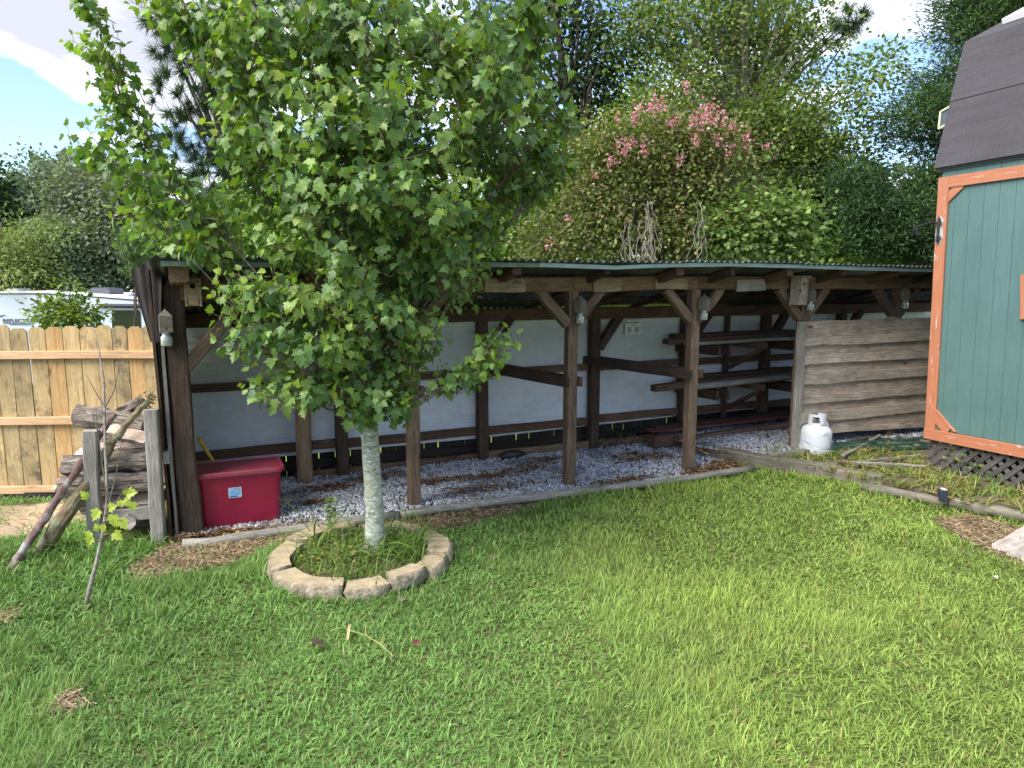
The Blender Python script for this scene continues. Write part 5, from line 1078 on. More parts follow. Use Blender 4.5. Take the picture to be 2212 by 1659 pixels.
tree('young_maple', 'young light green broadleaf tree in front of the pink shrub, touching the roof edge', 'tree', [(1640, 480, 60, 50, 8.9, .4), (1700, 470, 45, 40, 8.9, .35), (1560, 510, 60, 45, 8.9, .4), (1660, 530, 110, 35, 8.9, .4), (1600, 445, 30, 30, 8.9, .3), (1720, 510, 40, 40, 8.9, .3)], (3.2, 8.9), 230, 22, .14, .070, [(.17, .26, .075), (.12, .19, .055), (.22, .31, .09)], 36, trunk_r=.03, width=1.35, limbs=20, barkm=M_barkg, group='young trees between roof and cedar')
tree('roadside_shrub', 'sunlit yellow green undergrowth above the right end of the roof', 'shrub', [(1790, 555, 110, 22, 12, .6), (1900, 548, 110, 28, 12, .6), (1990, 560, 60, 25, 12, .5)], (7.2, 12), 170, 26, .18, .10, G_bright, 37, trunk_r=.04)
tree('cedar_tree', 'big dark green cedar rising behind the barn shed roof', 'cedar', [(2120, 40, 90, 60, 11, .8), (2190, -40, 120, 90, 11, 1), (2230, 90, 120, 120, 11.2, .9), (2050, 180, 70, 45, 10.8, .6), (1990, 250, 70, 50, 10.6, .6), (2060, 300, 90, 60, 10.8, .7), (1940, 290, 40, 25, 10.6, .4), (2010, 400, 80, 45, 10.6, .6), (2110, 200, 80, 80, 11, .8), (2080, 400, 80, 60, 10.8, .6)], (8.4, 11.2), 1000, 60, .15, .085, G_cedar, 38, mat=M_need, flow=.75, trunk_r=.16, width=.30, limbs=60, shell=.5, droop=-.15, top=8.5, bright=.45, group='dark cedars at the right')
tree('cedar_tree', 'lower dark cedar whose boughs reach down to the shelter roof', 'cedar', [(1960, 470, 90, 40, 10.2, .5), (1870, 450, 60, 30, 10.2, .5), (1900, 515, 90, 30, 10.2, .5), (1990, 530, 60, 35, 10, .5), (1850, 385, 60, 25, 10.5, .5)], (6.9, 10.3), 380, 60, .14, .08, G_cedar[:2]+G_cedar[3:], 39, mat=M_need, flow=.75, trunk_r=.08, width=.30, limbs=40, shell=.5, droop=.1, group='dark cedars at the right')

# ------------------------------------------------------------------ the maple
half = [(.08, -.05), (.20, -.08), (.36, .0), (.31, .10), (.42, .20), (.56, .42), (.44, .42), (.36, .40), (.27, .47), (.34, .66), (.22, .68), (.12, .80), (.0, 1.0)]
out_ = [(0, 0)]+half+[(-x, y) for x, y in reversed(half[:-1])]
def leaf_tmpl(fold, droop_, curl):
    V = [(0, .30, 0)]
    for x, y in out_: V.append((x, y, fold*abs(x)-droop_*y*y-curl*x*x*(1 if x > 0 else .3)))
    n = len(out_); return np.array(V, float), np.array([(0, 1+i, 1+(i+1) % n) for i in range(n)])
TM_ = [leaf_tmpl(.28, .16, .35), leaf_tmpl(.12, .30, .15), leaf_tmpl(.40, .10, .1)]
mb = [(212, 30, 28, 45, 4.6, .12, 1), (228, 120, 42, 55, 4.6, .15, 1), (262, 215, 48, 60, 4.6, .2, 1), (300, 300, 62, 55, 4.6, .25, 1), (200, 325, 42, 25, 4.55, .12, 1), (335, 385, 80, 55, 4.5, .3, 1), (300, 440, 62, 40, 4.45, .25, 1), (430, 450, 95, 60, 4.5, .35, 1), (440, 530, 110, 45, 4.5, .35, 1),
      (350, 15, 50, 30, 4.6, .25, .8), (430, 50, 80, 60, 4.7, .5, 1), (520, 160, 85, 100, 4.6, .6, 1), (640, 80, 150, 110, 4.7, .9, 1), (840, 90, 170, 120, 4.7, 1.0, 1), (1040, 80, 140, 120, 4.7, .9, 1), (1160, 70, 55, 75, 4.7, .5, 1), (560, 290, 90, 90, 4.6, .6, 1), (720, 280, 140, 120, 4.5, .9, 1), (910, 280, 160, 130, 4.5, .9, 1), (1080, 270, 120, 110, 4.7, .8, 1), (1190, 270, 62, 75, 4.7, .4, 1), (1200, 370, 50, 50, 4.7, .35, 1),
      (1120, 400, 80, 60, 4.8, .5, 1), (590, 420, 90, 70, 4.6, .5, 1), (740, 430, 130, 90, 4.4, .8, 1), (910, 440, 150, 90, 4.5, .8, 1), (1050, 480, 75, 50, 4.8, .5, 1), (640, 540, 90, 50, 4.5, .4, .8), (800, 550, 150, 70, 4.5, .6, 1), (960, 570, 110, 60, 4.6, .5, 1), (700, 640, 130, 60, 4.4, .5, 1), (860, 660, 130, 65, 4.5, .5, 1), (1000, 620, 45, 40, 4.6, .25, .6),
      (560, 650, 85, 50, 4.2, .35, 1), (520, 710, 50, 60, 4.15, .25, 1), (600, 730, 80, 60, 4.2, .35, 1), (720, 740, 100, 60, 4.3, .4, 1), (860, 750, 110, 55, 4.5, .4, 1), (600, 820, 65, 50, 4.2, .3, 1), (700, 840, 80, 45, 4.3, .35, 1), (800, 830, 80, 50, 4.4, .35, 1), (880, 830, 50, 45, 4.5, .25, .8), (780, 885, 40, 25, 4.45, .15, .5), (860, 885, 25, 22, 4.45, .1, .4),
      (950, 820, 50, 26, 4.5, .15, 1), (1010, 800, 45, 28, 4.45, .15, 1), (1050, 780, 45, 30, 4.4, .15, 1), (1075, 735, 35, 35, 4.4, .12, 1)]
rg = np.random.default_rng(101); rr = random.Random(101)
MBASE = G(815, 1190); MBASE = Vector((-.925, 4.60, 0)); mapl = empty('maple_tree', 'leafy young maple with pale lichened trunk growing in the stone ring', 'maple tree', at(MBASE)); mo = np.array(MBASE)
TK = [(0, 0, -.05), (.0, 0, .05), (.004, 0, .3), (-.008, 0, .6), (-.020, .01, .85), (-.035, .02, 1.1), (-.03, .04, 1.5), (-.02, .05, 2.0), (.02, .06, 2.6), (.0, .05, 3.2), (.03, .05, 3.9), (.0, .04, 4.6)]
TR = [.105, .074, .060, .059, .056, .052, .050, .046, .038, .030, .02, .012]
mbk = NT('pale_lichened_bark'); tcn = mbk.n('ShaderNodeTexCoord'); mp1 = mbk.n('ShaderNodeMapping'); mp1.inputs['Scale'].default_value = (7, 7, 16); mbk.l(tcn.outputs['Object'], mp1.inputs[0]); n1 = mbk.noise(mp1.outputs[0], 2.6, 8, .68, 1.2); n2 = mbk.noise(tcn.outputs['Object'], 11, 5, .6)
c = mbk.ramp(n1.outputs[0], [(.36, (.13, .125, .09)), (.5, (.34, .37, .30)), (.64, (.56, .60, .50))]).outputs[0]; c = mbk.mix('MIX', mbk.ramp(n2.outputs[0], [(.52, g3(0)), (.64, g3(.55))]).outputs[0], c, (.40, .40, .22)); mbk.base(c); mbk.rough(.9); mbk.bump(n1.outputs[0], .8, .012)
b = MB(); fine = []; fr2 = []
for i in range(len(TK)-1):
    for k in range(4): f = k/4; fine.append(Vector(TK[i]).lerp(Vector(TK[i+1]), f)+Vector((rr.gauss(0, .0012), rr.gauss(0, .0012), 0))); fr2.append((TR[i]*(1-f)+TR[i+1]*f)*(1+rr.uniform(-.025, .025)))
fine.append(Vector(TK[-1])); fr2.append(TR[-1]); b.tube(fine, fr2, 18, jit=.018, rng=rr)
b.lathe([(.0, .0), (.020, .001), (.024, -.002), (.030, -.006)], 14, M=Matrix.Translation((-.012, -.063, .60)) @ Matrix.Rotation(math.radians(90), 4, 'X')); b.build('trunk', mbk.mat, mapl, smooth=True)
M_mb = bark('young_maple_branch', (.085, .07, .055), (.24, .21, .17), sx=8, sz=3)
bb_ = MB(); LP, LX, LY, LZ, LS, LC, LT = [], [], [], [], [], [], []
def mp_(z):
    for i in range(len(TK)-1):
        if TK[i+1][2] >= z: f = (z-TK[i][2])/(TK[i+1][2]-TK[i][2]); return Vector(TK[i]).lerp(Vector(TK[i+1]), f)
    return Vector(TK[-1])
A = [];
for bl in mb: c = D(bl[0], bl[1], bl[4]); kf = .84 if bl[1] > 350 else .92; A.append((c.x-MBASE.x, c.y-MBASE.y, c.z, bl[2]/FPX*bl[4]*kf, bl[5], bl[3]/FPX*bl[4]*kf, bl[6]))
tips = []; greens = np.array([(.115, .21, .056), (.09, .175, .05), (.155, .26, .06), (.195, .30, .062)]); young = np.array([(.20, .30, .045), (.16, .27, .045), (.25, .33, .05)])
chain = {0: 1, 1: 2, 2: 3, 3: 5, 4: 5}
for bi, (cx, cy, cz, rx, ry, rz, w) in enumerate(A):
    c = Vector((cx, cy, cz)); hd = math.hypot(cx, cy); z0_ = max(.95, cz-.35-.65*hd); a = mp_(z0_); r0_ = min(.022, .008+.009*(rx+rz))
    if bi in chain: a = Vector(A[chain[bi]][:3]); hd = .1; r0_ = .005+.002*bi
    m1_ = a.lerp(c, .45)+Vector((rr.gauss(0, .03), rr.gauss(0, .03), -.10*hd))
    bb_.tube([a, a.lerp(m1_, .6), m1_, m1_.lerp(c, .6), c+Vector((0, 0, rz*.3))], [r0_, r0_*.85, r0_*.7, r0_*.45, r0_*.2], 6)
    vol = (rx*rz*2.2+rx*ry+ry*rz)*w; ns = max(5, int(vol*94))
    for k in range(ns):
        q = Vector(rg.normal(size=3)).normalized(); f = rg.random()**.36
        e_ = c+Vector((q.x*rx*f, q.y*ry*f, q.z*rz*f)); o = Vector((e_.x, e_.y, 0)); o = o.normalized() if o.length > .15 else Vector((0, -1, 0))
        d_ = (o*.7+q*.55+Vector((0, 0, .75))+Vector(rg.normal(size=3))*.25).normalized(); L_ = float(rg.uniform(.14, .30)); s0_ = e_-d_*L_*.6; top_ = s0_+d_*L_
        if rg.random() < .5: bb_.tube([m1_.lerp(c, float(rg.uniform(.4, 1))), s0_], [.005, .003], 3, cap=False)
        bb_.tube([s0_, top_], [.0035, .0015], 3, cap=False)
        npair = int(rg.integers(4, 8)); ang_ = rg.random()*6.28; hgt = (e_.z-1.2)/3; sun_ = max(0, min(1, f*.6+.2*q.z+.25*hgt))
        sx_ = d_.orthogonal().normalized(); sy_ = d_.cross(sx_); clc = greens[rg.integers(0, 4)]*rg.uniform(.62, 1.3)
        for j in range(npair):
            fj = (j+.5)/npair; pb = s0_+d_*L_*fj
            for sd in (0, math.pi):
                an = ang_+j*math.pi/2+sd+rg.normal()*.25; pr = (sx_*math.cos(an)+sy_*math.sin(an)); tipf = fj > .8
                pe = (pr+d_*(.35+.5*fj)+Vector((0, 0, .1))).normalized()*float(rg.uniform(.03, .065)); lp = pb+pe
                yd = (pr*.65+o*.25-Vector((0, 0, .75 if not tipf else -.1))+Vector(rg.normal(size=3))*.42+d_*(.5 if tipf else 0)).normalized()
                zn = (Vector((0, 0, .75))+o*.7+pr*.15+Vector(rg.normal(size=3))*.5); zn = (zn-yd*zn.dot(yd)).normalized(); xd = yd.cross(zn)
                LP.append(lp); LX.append(xd); LY.append(yd); LZ.append(zn); LS.append(float(rg.uniform(.040, .076))*(.72 if tipf else 1))
                isy = (tipf and rg.random() < .55) or rg.random() < .05; cl_ = (young[rg.integers(0, 3)] if isy else clc)*rg.uniform(.85, 1.2); LC.append(cl_); LT.append(pb)
bb_.build('branches', M_mb, mapl)
LP, LX, LY, LZ = [np.array([tuple(v) for v in q]) for q in (LP, LX, LY, LZ)]; LS = np.array(LS); LC = np.array(LC); LT = np.array([tuple(v) for v in LT]); nL = len(LP)
ctr = LP+LY*LS[:, None]*.5+mo; camd = np.linalg.norm(ctr-np.array([0, 0, CAM_H]), axis=1)
vd = unit(np.array([0, 0, CAM_H])-ctr); facing = np.abs((vd*LZ).sum(1)); u_ = ctr[:, 0]/ctr[:, 1]; 
# the largest showing leaves: nearest per small patch of the picture
pu = (ctr[:, 0]/ctr[:, 1]*40).astype(int); pv_ = ((ctr[:, 2]-CAM_H)/ctr[:, 1]*40).astype(int); key = pu*1000+pv_; order = np.lexsort((camd, key)); first = order[np.concatenate([[True], key[order][1:] != key[order][:-1]])]
size_ = LS[first]/camd[first]*(.3+facing[first]); inframe = (np.abs(u_[first]) < .70) & ((ctr[first, 2]-CAM_H)/ctr[first, 1] < .40); first = first[inframe]; size_ = size_[inframe]; pick = first[np.argsort(-size_)[:300]]; mask = np.zeros(nL, bool); mask[pick] = True
Vs, Fs, Cs = [], [], []; nv = 0; kind3 = rg.integers(0, 3, nL)
for k in range(3):
    sel = np.where(~mask & (kind3 == k))[0]; V, F, C_ = scatter(TM_[k][0], TM_[k][1], LP[sel], LX[sel], LY[sel], LZ[sel], np.repeat(LS[sel][:, None], 3, 1)*np.array([1.12, 1, 1]), LC[sel]); Vs.append(V); Fs.append(F+nv); Cs.append(C_); nv += len(V)
npmesh('leaves', np.concatenate(Vs), np.concatenate(Fs), M_maple, parent=mapl, col=np.concatenate(Cs), kind='stuff')
protos = []
for k in range(3):
    for cidx, cl in enumerate([greens[0], greens[2], greens[3], young[1], np.array([.32, .40, .05])]):
        me = bpy.data.meshes.new('leaf'); me.from_pydata([tuple(v) for v in TM_[k][0]], [], [tuple(int(i) for i in f) for f in TM_[k][1]]); ca = me.color_attributes.new('col', 'FLOAT_COLOR', 'POINT')
        ca.data.foreach_set('color', np.tile(np.array([*cl, 1], np.float32), len(me.vertices))); me.materials.append(M_maple); protos.append(me)
for i in pick:
    cidx = int(np.argmin([np.linalg.norm(LC[i]-g_) for g_ in (greens[0], greens[2], greens[3], young[1])])); o = bpy.data.objects.new('leaf', protos[int(kind3[i])*5+cidx]); s = LS[i]
    Mx = Matrix((Vector(LX[i])*s*1.12, Vector(LY[i])*s, Vector(LZ[i])*s)).transposed().to_4x4(); Mx.translation = Vector(LP[i]); link(o, mapl, Mx)
# petioles
b = MB(); 
x_ = unit(np.cross(LP-LT, np.array([0, 0, 1.0]))); w_ = .0012
V = np.stack([LT-x_*w_, LT+x_*w_, LP+x_*w_, LP-x_*w_], 1).reshape(-1, 3); F = (np.arange(nL)*4)[:, None]+np.array([0, 1, 2, 3])[None]
npmesh('petioles', V, F, plain('red_petiole', (.16, .07, .04), .6), parent=mapl, kind='stuff')

# stone ring round the maple
ring = empty('stone_ring', 'ring of tan edging stones with rough grey faces round the maple', 'stone edging', at(ring_c))
mst = NT('tan_edging_stone'); tcn = mst.n('ShaderNodeTexCoord'); n1 = mst.noise(tcn.outputs['Object'], 26, 8, .7); n2 = mst.noise(tcn.outputs['Object'], 6, 3, .5); geo = mst.n('ShaderNodeNewGeometry'); oi = mst.n('ShaderNodeObjectInfo')
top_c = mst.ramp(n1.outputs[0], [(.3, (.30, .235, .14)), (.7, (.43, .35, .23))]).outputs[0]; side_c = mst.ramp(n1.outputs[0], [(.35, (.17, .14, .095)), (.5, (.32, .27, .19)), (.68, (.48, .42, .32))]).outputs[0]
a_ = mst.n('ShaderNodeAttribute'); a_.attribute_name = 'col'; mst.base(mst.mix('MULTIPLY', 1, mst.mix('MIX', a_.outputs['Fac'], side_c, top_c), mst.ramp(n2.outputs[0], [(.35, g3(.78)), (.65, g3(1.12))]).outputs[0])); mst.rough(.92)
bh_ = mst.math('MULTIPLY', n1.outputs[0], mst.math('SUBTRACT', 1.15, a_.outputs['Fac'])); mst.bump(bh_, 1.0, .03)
def stone(ang, R_in, R_out, da, h, lift, seed, rot=0.0, sh=0.0):
    rs = random.Random(seed); n = 7; V = []; C_ = []
    def P(r_, a_2, z): return Vector((r_*math.cos(a_2), r_*math.sin(a_2), z))
    rows = []
    for j, (z, out, tp__) in enumerate(((0, .0, 0), (.30*h, .016, 0), (.62*h, .014, 0), (.90*h, .004, 0), (h, -.010, 1))):
        row = []
        for i in range(n):
            f = i/(n-1); a2 = ang-da/2+da*f; ew = 0 if i in (0, n-1) else 1
            rr_ = R_out+out*(.4+.6*ew)+(rs.gauss(0, .0055) if j < 4 else 0); row.append(P(rr_, a2+(rs.gauss(0, .006) if j < 4 else 0), z))
        for i in range(n): f = 1-i/(n-1); row.append(P(R_in, ang-da/2*.93+da*.93*f, z))
        rows.append(row)
    m_ = 2*n; c0 = P((R_in+R_out)/2, ang, 0); RM = Matrix.Rotation(rot, 4, 'Z') @ Matrix.Rotation(sh, 4, 'X')
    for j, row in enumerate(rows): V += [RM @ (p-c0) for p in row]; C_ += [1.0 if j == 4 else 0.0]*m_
    V += [RM @ (p-c0) for p in rows[4]]; C_ += [1.0]*m_
    Fq = [(j*m_+k, j*m_+(k+1) % m_, (j+1)*m_+(k+1) % m_, (j+1)*m_+k) for j in range(4) for k in range(m_)]
    tf_ = [(5*m_+i, 5*m_+i+1, 5*m_+m_-2-i, 5*m_+m_-1-i) for i in range(n-1)]
    F = Fq+tf_
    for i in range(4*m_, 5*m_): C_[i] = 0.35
    o = npmesh('stone', [tuple(p) for p in V], F, mst.mat, parent=ring, M=Matrix.Translation(c0+Vector((0, 0, lift))), col=np.repeat(np.array(C_)[:, None], 3, 1)); return o
ns = 13
for k in range(ns):
    a2 = 2*math.pi*(k+.3)/ns; rs = random.Random(k*7+1)
    stone(a2, .445+rs.uniform(-.01, .01), .575+rs.uniform(-.015, .015), 2*math.pi/ns*.955, .095, rs.uniform(-.018, .012)-.003, k+40, rs.uniform(-.12, .12), rs.uniform(-.05, .05))
# earth inside the ring
b = MB(); b.add([(ring_c.x+.47*math.cos(a), ring_c.y+.47*math.sin(a), .022) for a in [2*math.pi*k/32 for k in range(32)]], [tuple(range(32))]); o = b.build('ring_soil', M_tsoil); o['kind'] = 'structure'

# sapling in front of the firewood
sp_ = empty('sapling', 'thin bare stemmed sapling with a few yellow green leaves in front of the firewood', 'sapling', at(G(184, 1316))); so = sp_.matrix_basis.translation
pts = [D(u, v, 3.76+.02*i) for i, (u, v) in enumerate([(184, 1320), (196, 1262), (206, 1225), (221, 1160), (232, 1085), (230, 1020), (227, 950), (226, 880), (224, 820), (216, 770), (209, 735), (205, 712)])]
b = MB(); b.tube([p-so for p in pts], [.0125, .0115, .0105, .0095, .0085, .0078, .007, .006, .005, .004, .003, .0015], 9); b.build('stem', bark('smooth_sapling_bark', (.20, .18, .15), (.38, .35, .30), sx=6, sz=4), sp_, smooth=True)
b = MB()
for q in ([(232, 1090), (222, 1010), (211, 930), (207, 880)], [(233, 1095), (252, 1020), (262, 960), (266, 915)], [(227, 880), (207, 848), (187, 810)], [(227, 880), (246, 845), (255, 805), (262, 770)], [(233, 1110), (268, 1060), (283, 1040)], [(227, 900), (222, 888), (219, 880)], [(212, 935), (202, 905), (199, 895)], [(227, 955), (240, 948), (254, 935)], [(230, 1120), (215, 1100), (200, 1085)], [(230, 1100), (255, 1080), (275, 1072)], [(232, 1110), (238, 1098), (243, 1092)], [(222, 1160), (208, 1168), (200, 1172)], [(223, 1155), (240, 1152), (252, 1155)], [(227, 1140), (222, 1128), (218, 1120)]):
    P_ = [D(u, v, 3.8)-so for u, v in q]; b.tube(P_, list(np.linspace(.0042, .0012, len(P_))), 6)
b.build('twigs', M_mb, sp_)
for (u, v, s, ax) in ((190, 1075, .055, 2.4), (276, 1066, .06, .2), (268, 1080, .05, -.6), (258, 1082, .04, -1.2), (286, 1085, .05, -1.5), (215, 1103, .07, -2.2), (236, 1098, .055, .4), (245, 1112, .07, -1.5), (263, 1122, .065, -1.1), (198, 1160, .055, -1.9), (214, 1145, .045, 2), (248, 1150, .065, -.7), (224, 1133, .045, -1.5), (196, 1150, .05, -2.2), (272, 1070, .05, .9)):
    p = D(u, v, 3.74)-so; yd = Vector((math.cos(ax), -.25, math.sin(ax))).normalized(); zn = Vector((rr.gauss(0, .3), -1, .5+rr.gauss(0, .3))); zn = (zn-yd*zn.dot(yd)).normalized(); xd = yd.cross(zn)
    o = bpy.data.objects.new('leaf', protos[(rr.randrange(3))*5+4]); Mx = Matrix((xd*s*1.12, yd*s, zn*s)).transposed().to_4x4(); Mx.translation = p; link(o, sp_, Mx)

# ------------------------------------------------------------------ grass and weeds
def blades(P, az, L, tilt, bend, w, col, sec=2, yaw=None):
    """curved tapering blades: P roots, az heading, L length, tilt from upright, bend droop"""
    n = len(P); h = np.stack([np.cos(az), np.sin(az), np.zeros(n)], 1); sd = np.stack([-np.sin(az), np.cos(az), np.zeros(n)], 1)
    tw = yaw if yaw is not None else np.zeros(n); ts = np.linspace(0, 1, sec+1); V = []; 
    for i, t in enumerate(ts):
        hor = L*(np.sin(tilt)*t+bend*.55*t*t); ver = L*(np.cos(tilt)*t-bend*.5*t*t*t); c = P+h*hor[:, None]; c = c+np.array([0, 0, 1])*np.maximum(ver, .003*t)[:, None]
        ww = w*(1-.9*t**2.2)*(.7+.6*t*(1-t)*2) if i < sec else None
        if i < sec:
            side = sd*(ww/2)[:, None]+np.array([0, 0, 1])*(ww*.22*np.sin(tw))[:, None]; V += [c-side, c+side]
        else: V.append(c)
    k = 2*sec+1; V = np.stack(V, 1).reshape(-1, 3); F = []
    for i in range(sec-1): F += [(2*i, 2*i+1, 2*i+3), (2*i, 2*i+3, 2*i+2)]
    F.append((2*sec-2, 2*sec-1, 2*sec)); F = (np.arange(n)*k)[:, None, None]+np.array(F)[None]
    shade = np.repeat(col, k, axis=0); return V, F.reshape(-1, 3), shade
def join(parts):
    Vs, Fs, Cs, n = [], [], [], 0
    for V, F, C in parts: Vs.append(V); Fs.append(F+n); Cs.append(C); n += len(V)
    return np.concatenate(Vs), np.concatenate(Fs), np.concatenate(Cs)
rg = np.random.default_rng(9)
solid = [gravel_poly, terr_poly, [tuple(a) for a in stp]]
rackp = [tuple(rp2+Vector((-.05, -.05, 0))), tuple(rp1+Vector((.08, -.05, 0))), tuple(pb_), tuple(rp2+Vector((-.2, .5, 0)))]
edge_out = [tuple(W(s, d, 0)) for s, d in ((-.05, -.31), (1.5, -.31), (3.3, -.36), (4.3, -.39), (5.0, -.36), (5.0, 0), (-.05, 0))]
def lawn_pts(n, y0, y1):
    y = rg.uniform(y0, y1, n); x = rg.uniform(-.80, .80, n)*(y+.3); keep = (rg.random(n) < 1)
    for p in solid+[edge_out]: keep &= ~inpoly(x, y, p)
    keep &= (x-ring_c.x)**2+(y-ring_c.y)**2 > .575**2
    sl_ = (x-SA.x)*SC_+(y-SA.y)*SS_; keep &= ~((loc_d(x, y) > -.05) & (x > -2.9) & (sl_ < 5.0)); keep &= ~((loc_d(x, y) > .5) & (x > -2.9)); keep &= (y < 5.86) | (x > -1)
    keep &= ~inpoly(x, y, rackp) | (rg.random(n) < .25)
    dm = np.zeros(n)
    for i, p in enumerate(dirt_polys):
        c = np.array(p)[:, :2].mean(0); k2 = [(c[0]+(a[0]-c[0])*1.12, c[1]+(a[1]-c[1])*1.12) for a in p]
        dm = np.maximum(dm, np.where(inpoly(x, y, p), .93, np.where(inpoly(x, y, k2), .5, 0)))
    keep &= rg.random(n) > dm*(.75+.5*vnoise(x, y, 9, 7))
    keep &= ~((x < -2.9) & (y > 5.1) & (rg.random(n) < .35))
    return x[keep], y[keep]
parts = []
hz = lambda x, y: (vnoise(x, y, 1.1, 1)-.5)*.03
for (y0, y1, dens, sec, ws, dn) in ((2.2, 3.5, 13500, 3, .8, 0), (3.5, 4.7, 10000, 3, .95, 1), (4.7, 7.4, 6500, 2, 1.25, 2)):
    area = .8*((y1+.3)**2-(y0+.3)**2); x, y = lawn_pts(int(area*dens), y0, y1); n = len(x)
    cl = vnoise(x, y, 22, 3); big = vnoise(x, y, 1.6, 8); med = vnoise(x, y, 6, 11)
    tall = (vnoise(x, y, 1.1, 21)+.5*vnoise(x, y, 7, 22) > 1.02)            # patches of finer, longer, paler grass
    tall |= (((x-1.25)/.8)**2+((y-3.75)/.55)**2 < .4+.8*med) & (rg.random(n) < .6)
    # gather roots into small tufts so that dark gaps open between them
    gx = (np.floor(x/.035)+.5+(np.abs(np.sin(np.floor(x/.035)*12.9+np.floor(y/.035)*78.2)*43758) % 1-.5)*.8)*.035; gy = (np.floor(y/.035)+.5+(np.abs(np.sin(np.floor(x/.035)*39.3+np.floor(y/.035)*11.1)*24634) % 1-.5)*.8)*.035
    pull = np.where(tall, .25, .62); x = x*(1-pull)+gx*pull; y = y*(1-pull)+gy*pull
    near = np.zeros(n); rd = np.hypot(x-ring_c.x, y-ring_c.y); near = np.maximum(near, np.exp(-((rd-.60)/.07)**2))
    ld = -loc_d(x, y); near = np.maximum(near, np.exp(-((ld-.40)/.12)**2)*(x > .2)); near = np.maximum(near, np.exp(-((x+2.75)/.45)**2-((y-4.6)/.4)**2)*1.5)
    for p0, p1 in ((T1a, T1b), (G(1862, 1060), G(2049, 1092)), (G(2053, 1095), G(2240, 1128))):
        q = np.clip(((x-p0.x)*(p1.x-p0.x)+(y-p0.y)*(p1.y-p0.y))/((p1-p0).length**2), 0, 1); ddd = np.hypot(x-p0.x-q*(p1.x-p0.x), y-p0.y-q*(p1.y-p0.y)); near = np.maximum(near, np.exp(-((ddd-.12)/.09)**2))
    left = np.clip((-x-1.2)/1.2, 0, 1)*(y < 4.6)
    L = rg.gamma(6, .0060, n)*(.72+.55*med)*(1+.9*near+.25*left); L = np.where(tall, L*1.5, L); w = rg.uniform(.0040, .0084, n)*(1+.35*left); w = np.where(tall, w*.52, w)*ws
    tilt = np.where(tall, rg.uniform(.05, .75, n), rg.uniform(.15, 1.15, n)); bend = rg.uniform(.1, .9, n)
    az = rg.random(n)*6.283
    c1 = np.array([(.205, .33, .078), (.17, .285, .066), (.24, .365, .092), (.13, .23, .055)])[rg.integers(0, 4, n)]; c2 = np.array([(.24, .37, .085), (.28, .39, .11), (.20, .34, .075)])[rg.integers(0, 3, n)]
    C = np.where(tall[:, None], c2, c1)*(.68+.34*big+.34*cl)[:, None]*rg.uniform(.8, 1.2, n)[:, None]; C = C*(1-.18*left[:, None])
    dry = rg.random(n) < .02+.02*(big > .7); C[dry] = np.array([.34, .28, .13])*rg.uniform(.6, 1.2, dry.sum())[:, None]
    # long side of the photo to the right is yellower
    C = C*(1+np.clip((x[:, None]-.2)/3, -.15, .3)*np.array([.9, .35, 0]))
    parts.append(blades(np.stack([x, y, hz(x, y)-.002], 1), az, L, tilt, bend, w, C, sec, rg.random(n)*6.28))
V, F, C = join(parts)
tag(npmesh('lawn_grass', V, F, M_grass, col=C, kind='stuff'), 'shaggy mixed lawn of crabgrass covering the foreground yard', 'grass')
# weeds on the terrace, in the ring, on the lawn edge
def tufts(name, P, per, Lr, wr, cols, label, tilt=(.1, 1.0), bend=(.3, 1.2), sec=4, seed=1, cat='weeds', jitter=.015):
    rg = np.random.default_rng(seed); P = np.repeat(P, per, axis=0); n = len(P); P = P+rg.normal(size=(n, 3))*np.array([jitter, jitter, 0]); cols = np.array(cols)
    cc = cols[np.repeat(rg.integers(0, len(cols), n//per), per)]*.5+cols[rg.integers(0, len(cols), n)]*.5; cc = cc*rg.uniform(.75, 1.25, n)[:, None]; sc_ = np.repeat(rg.uniform(.6, 1.25, n//per), per)
    V, F, C = blades(P, rg.random(n)*6.283, rg.uniform(*Lr, n)*sc_, rg.uniform(*tilt, n), rg.uniform(*bend, n), rg.uniform(*wr, n), cc, sec, rg.random(n)*6.28)
    return tag(npmesh(name, V, F, M_grass, col=C, kind='stuff'), label, cat)
wp = [tuple(G(u, v, .1)) for u, v in ((1640, 985), (1700, 975), (1760, 978), (1960, 960), (2010, 1005), (2100, 1035), (2230, 1060), (2230, 1108), (2049, 1078), (1914, 1043), (1760, 1012))]
q = rand_in(wp, 360, rg); P = np.stack([q[:, 0], q[:, 1], np.full(len(q), .096)], 1)
wc = [(.16, .25, .05), (.22, .29, .06), (.12, .20, .04), (.30, .28, .08), (.36, .26, .12)]
tufts('terrace_weeds', P, 9, (.05, .14), (.006, .013), wc, 'sprawling crabgrass and weeds on the raised strip in front of the barn shed', seed=3, tilt=(.3, 1.3))
q = rand_in([tuple(G(u, v, .1)) for u, v in ((2010, 1005), (2060, 1000), (2230, 1045), (2230, 1095), (2110, 1065), (2020, 1030))], 22, rg); P = np.stack([q[:, 0], q[:, 1], np.full(len(q), .096)], 1)
tufts('terrace_weeds', P, 7, (.10, .22), (.005, .010), [(.10, .20, .04), (.16, .27, .05), (.22, .30, .07)], 'taller weeds growing against the lattice skirt of the barn shed', seed=4, tilt=(.05, .8))
q = rand_in([tuple(G(u, v, .1)) for u, v in ((1640, 975), (1700, 962), (1760, 972), (1730, 990), (1650, 992))], 24, rg); P = np.stack([q[:, 0], q[:, 1], np.full(len(q), .1)], 1)
tufts('gravel_weeds', P, 6, (.06, .14), (.005, .009), wc[:3], 'small weeds sprouting from the raised gravel by the short pale timber', seed=5)
a = rg.random(150)*6.283; r_ = .43*np.sqrt(rg.random(150)); P = np.stack([ring_c.x+r_*np.cos(a), ring_c.y+r_*np.sin(a), np.full(150, .02)], 1)
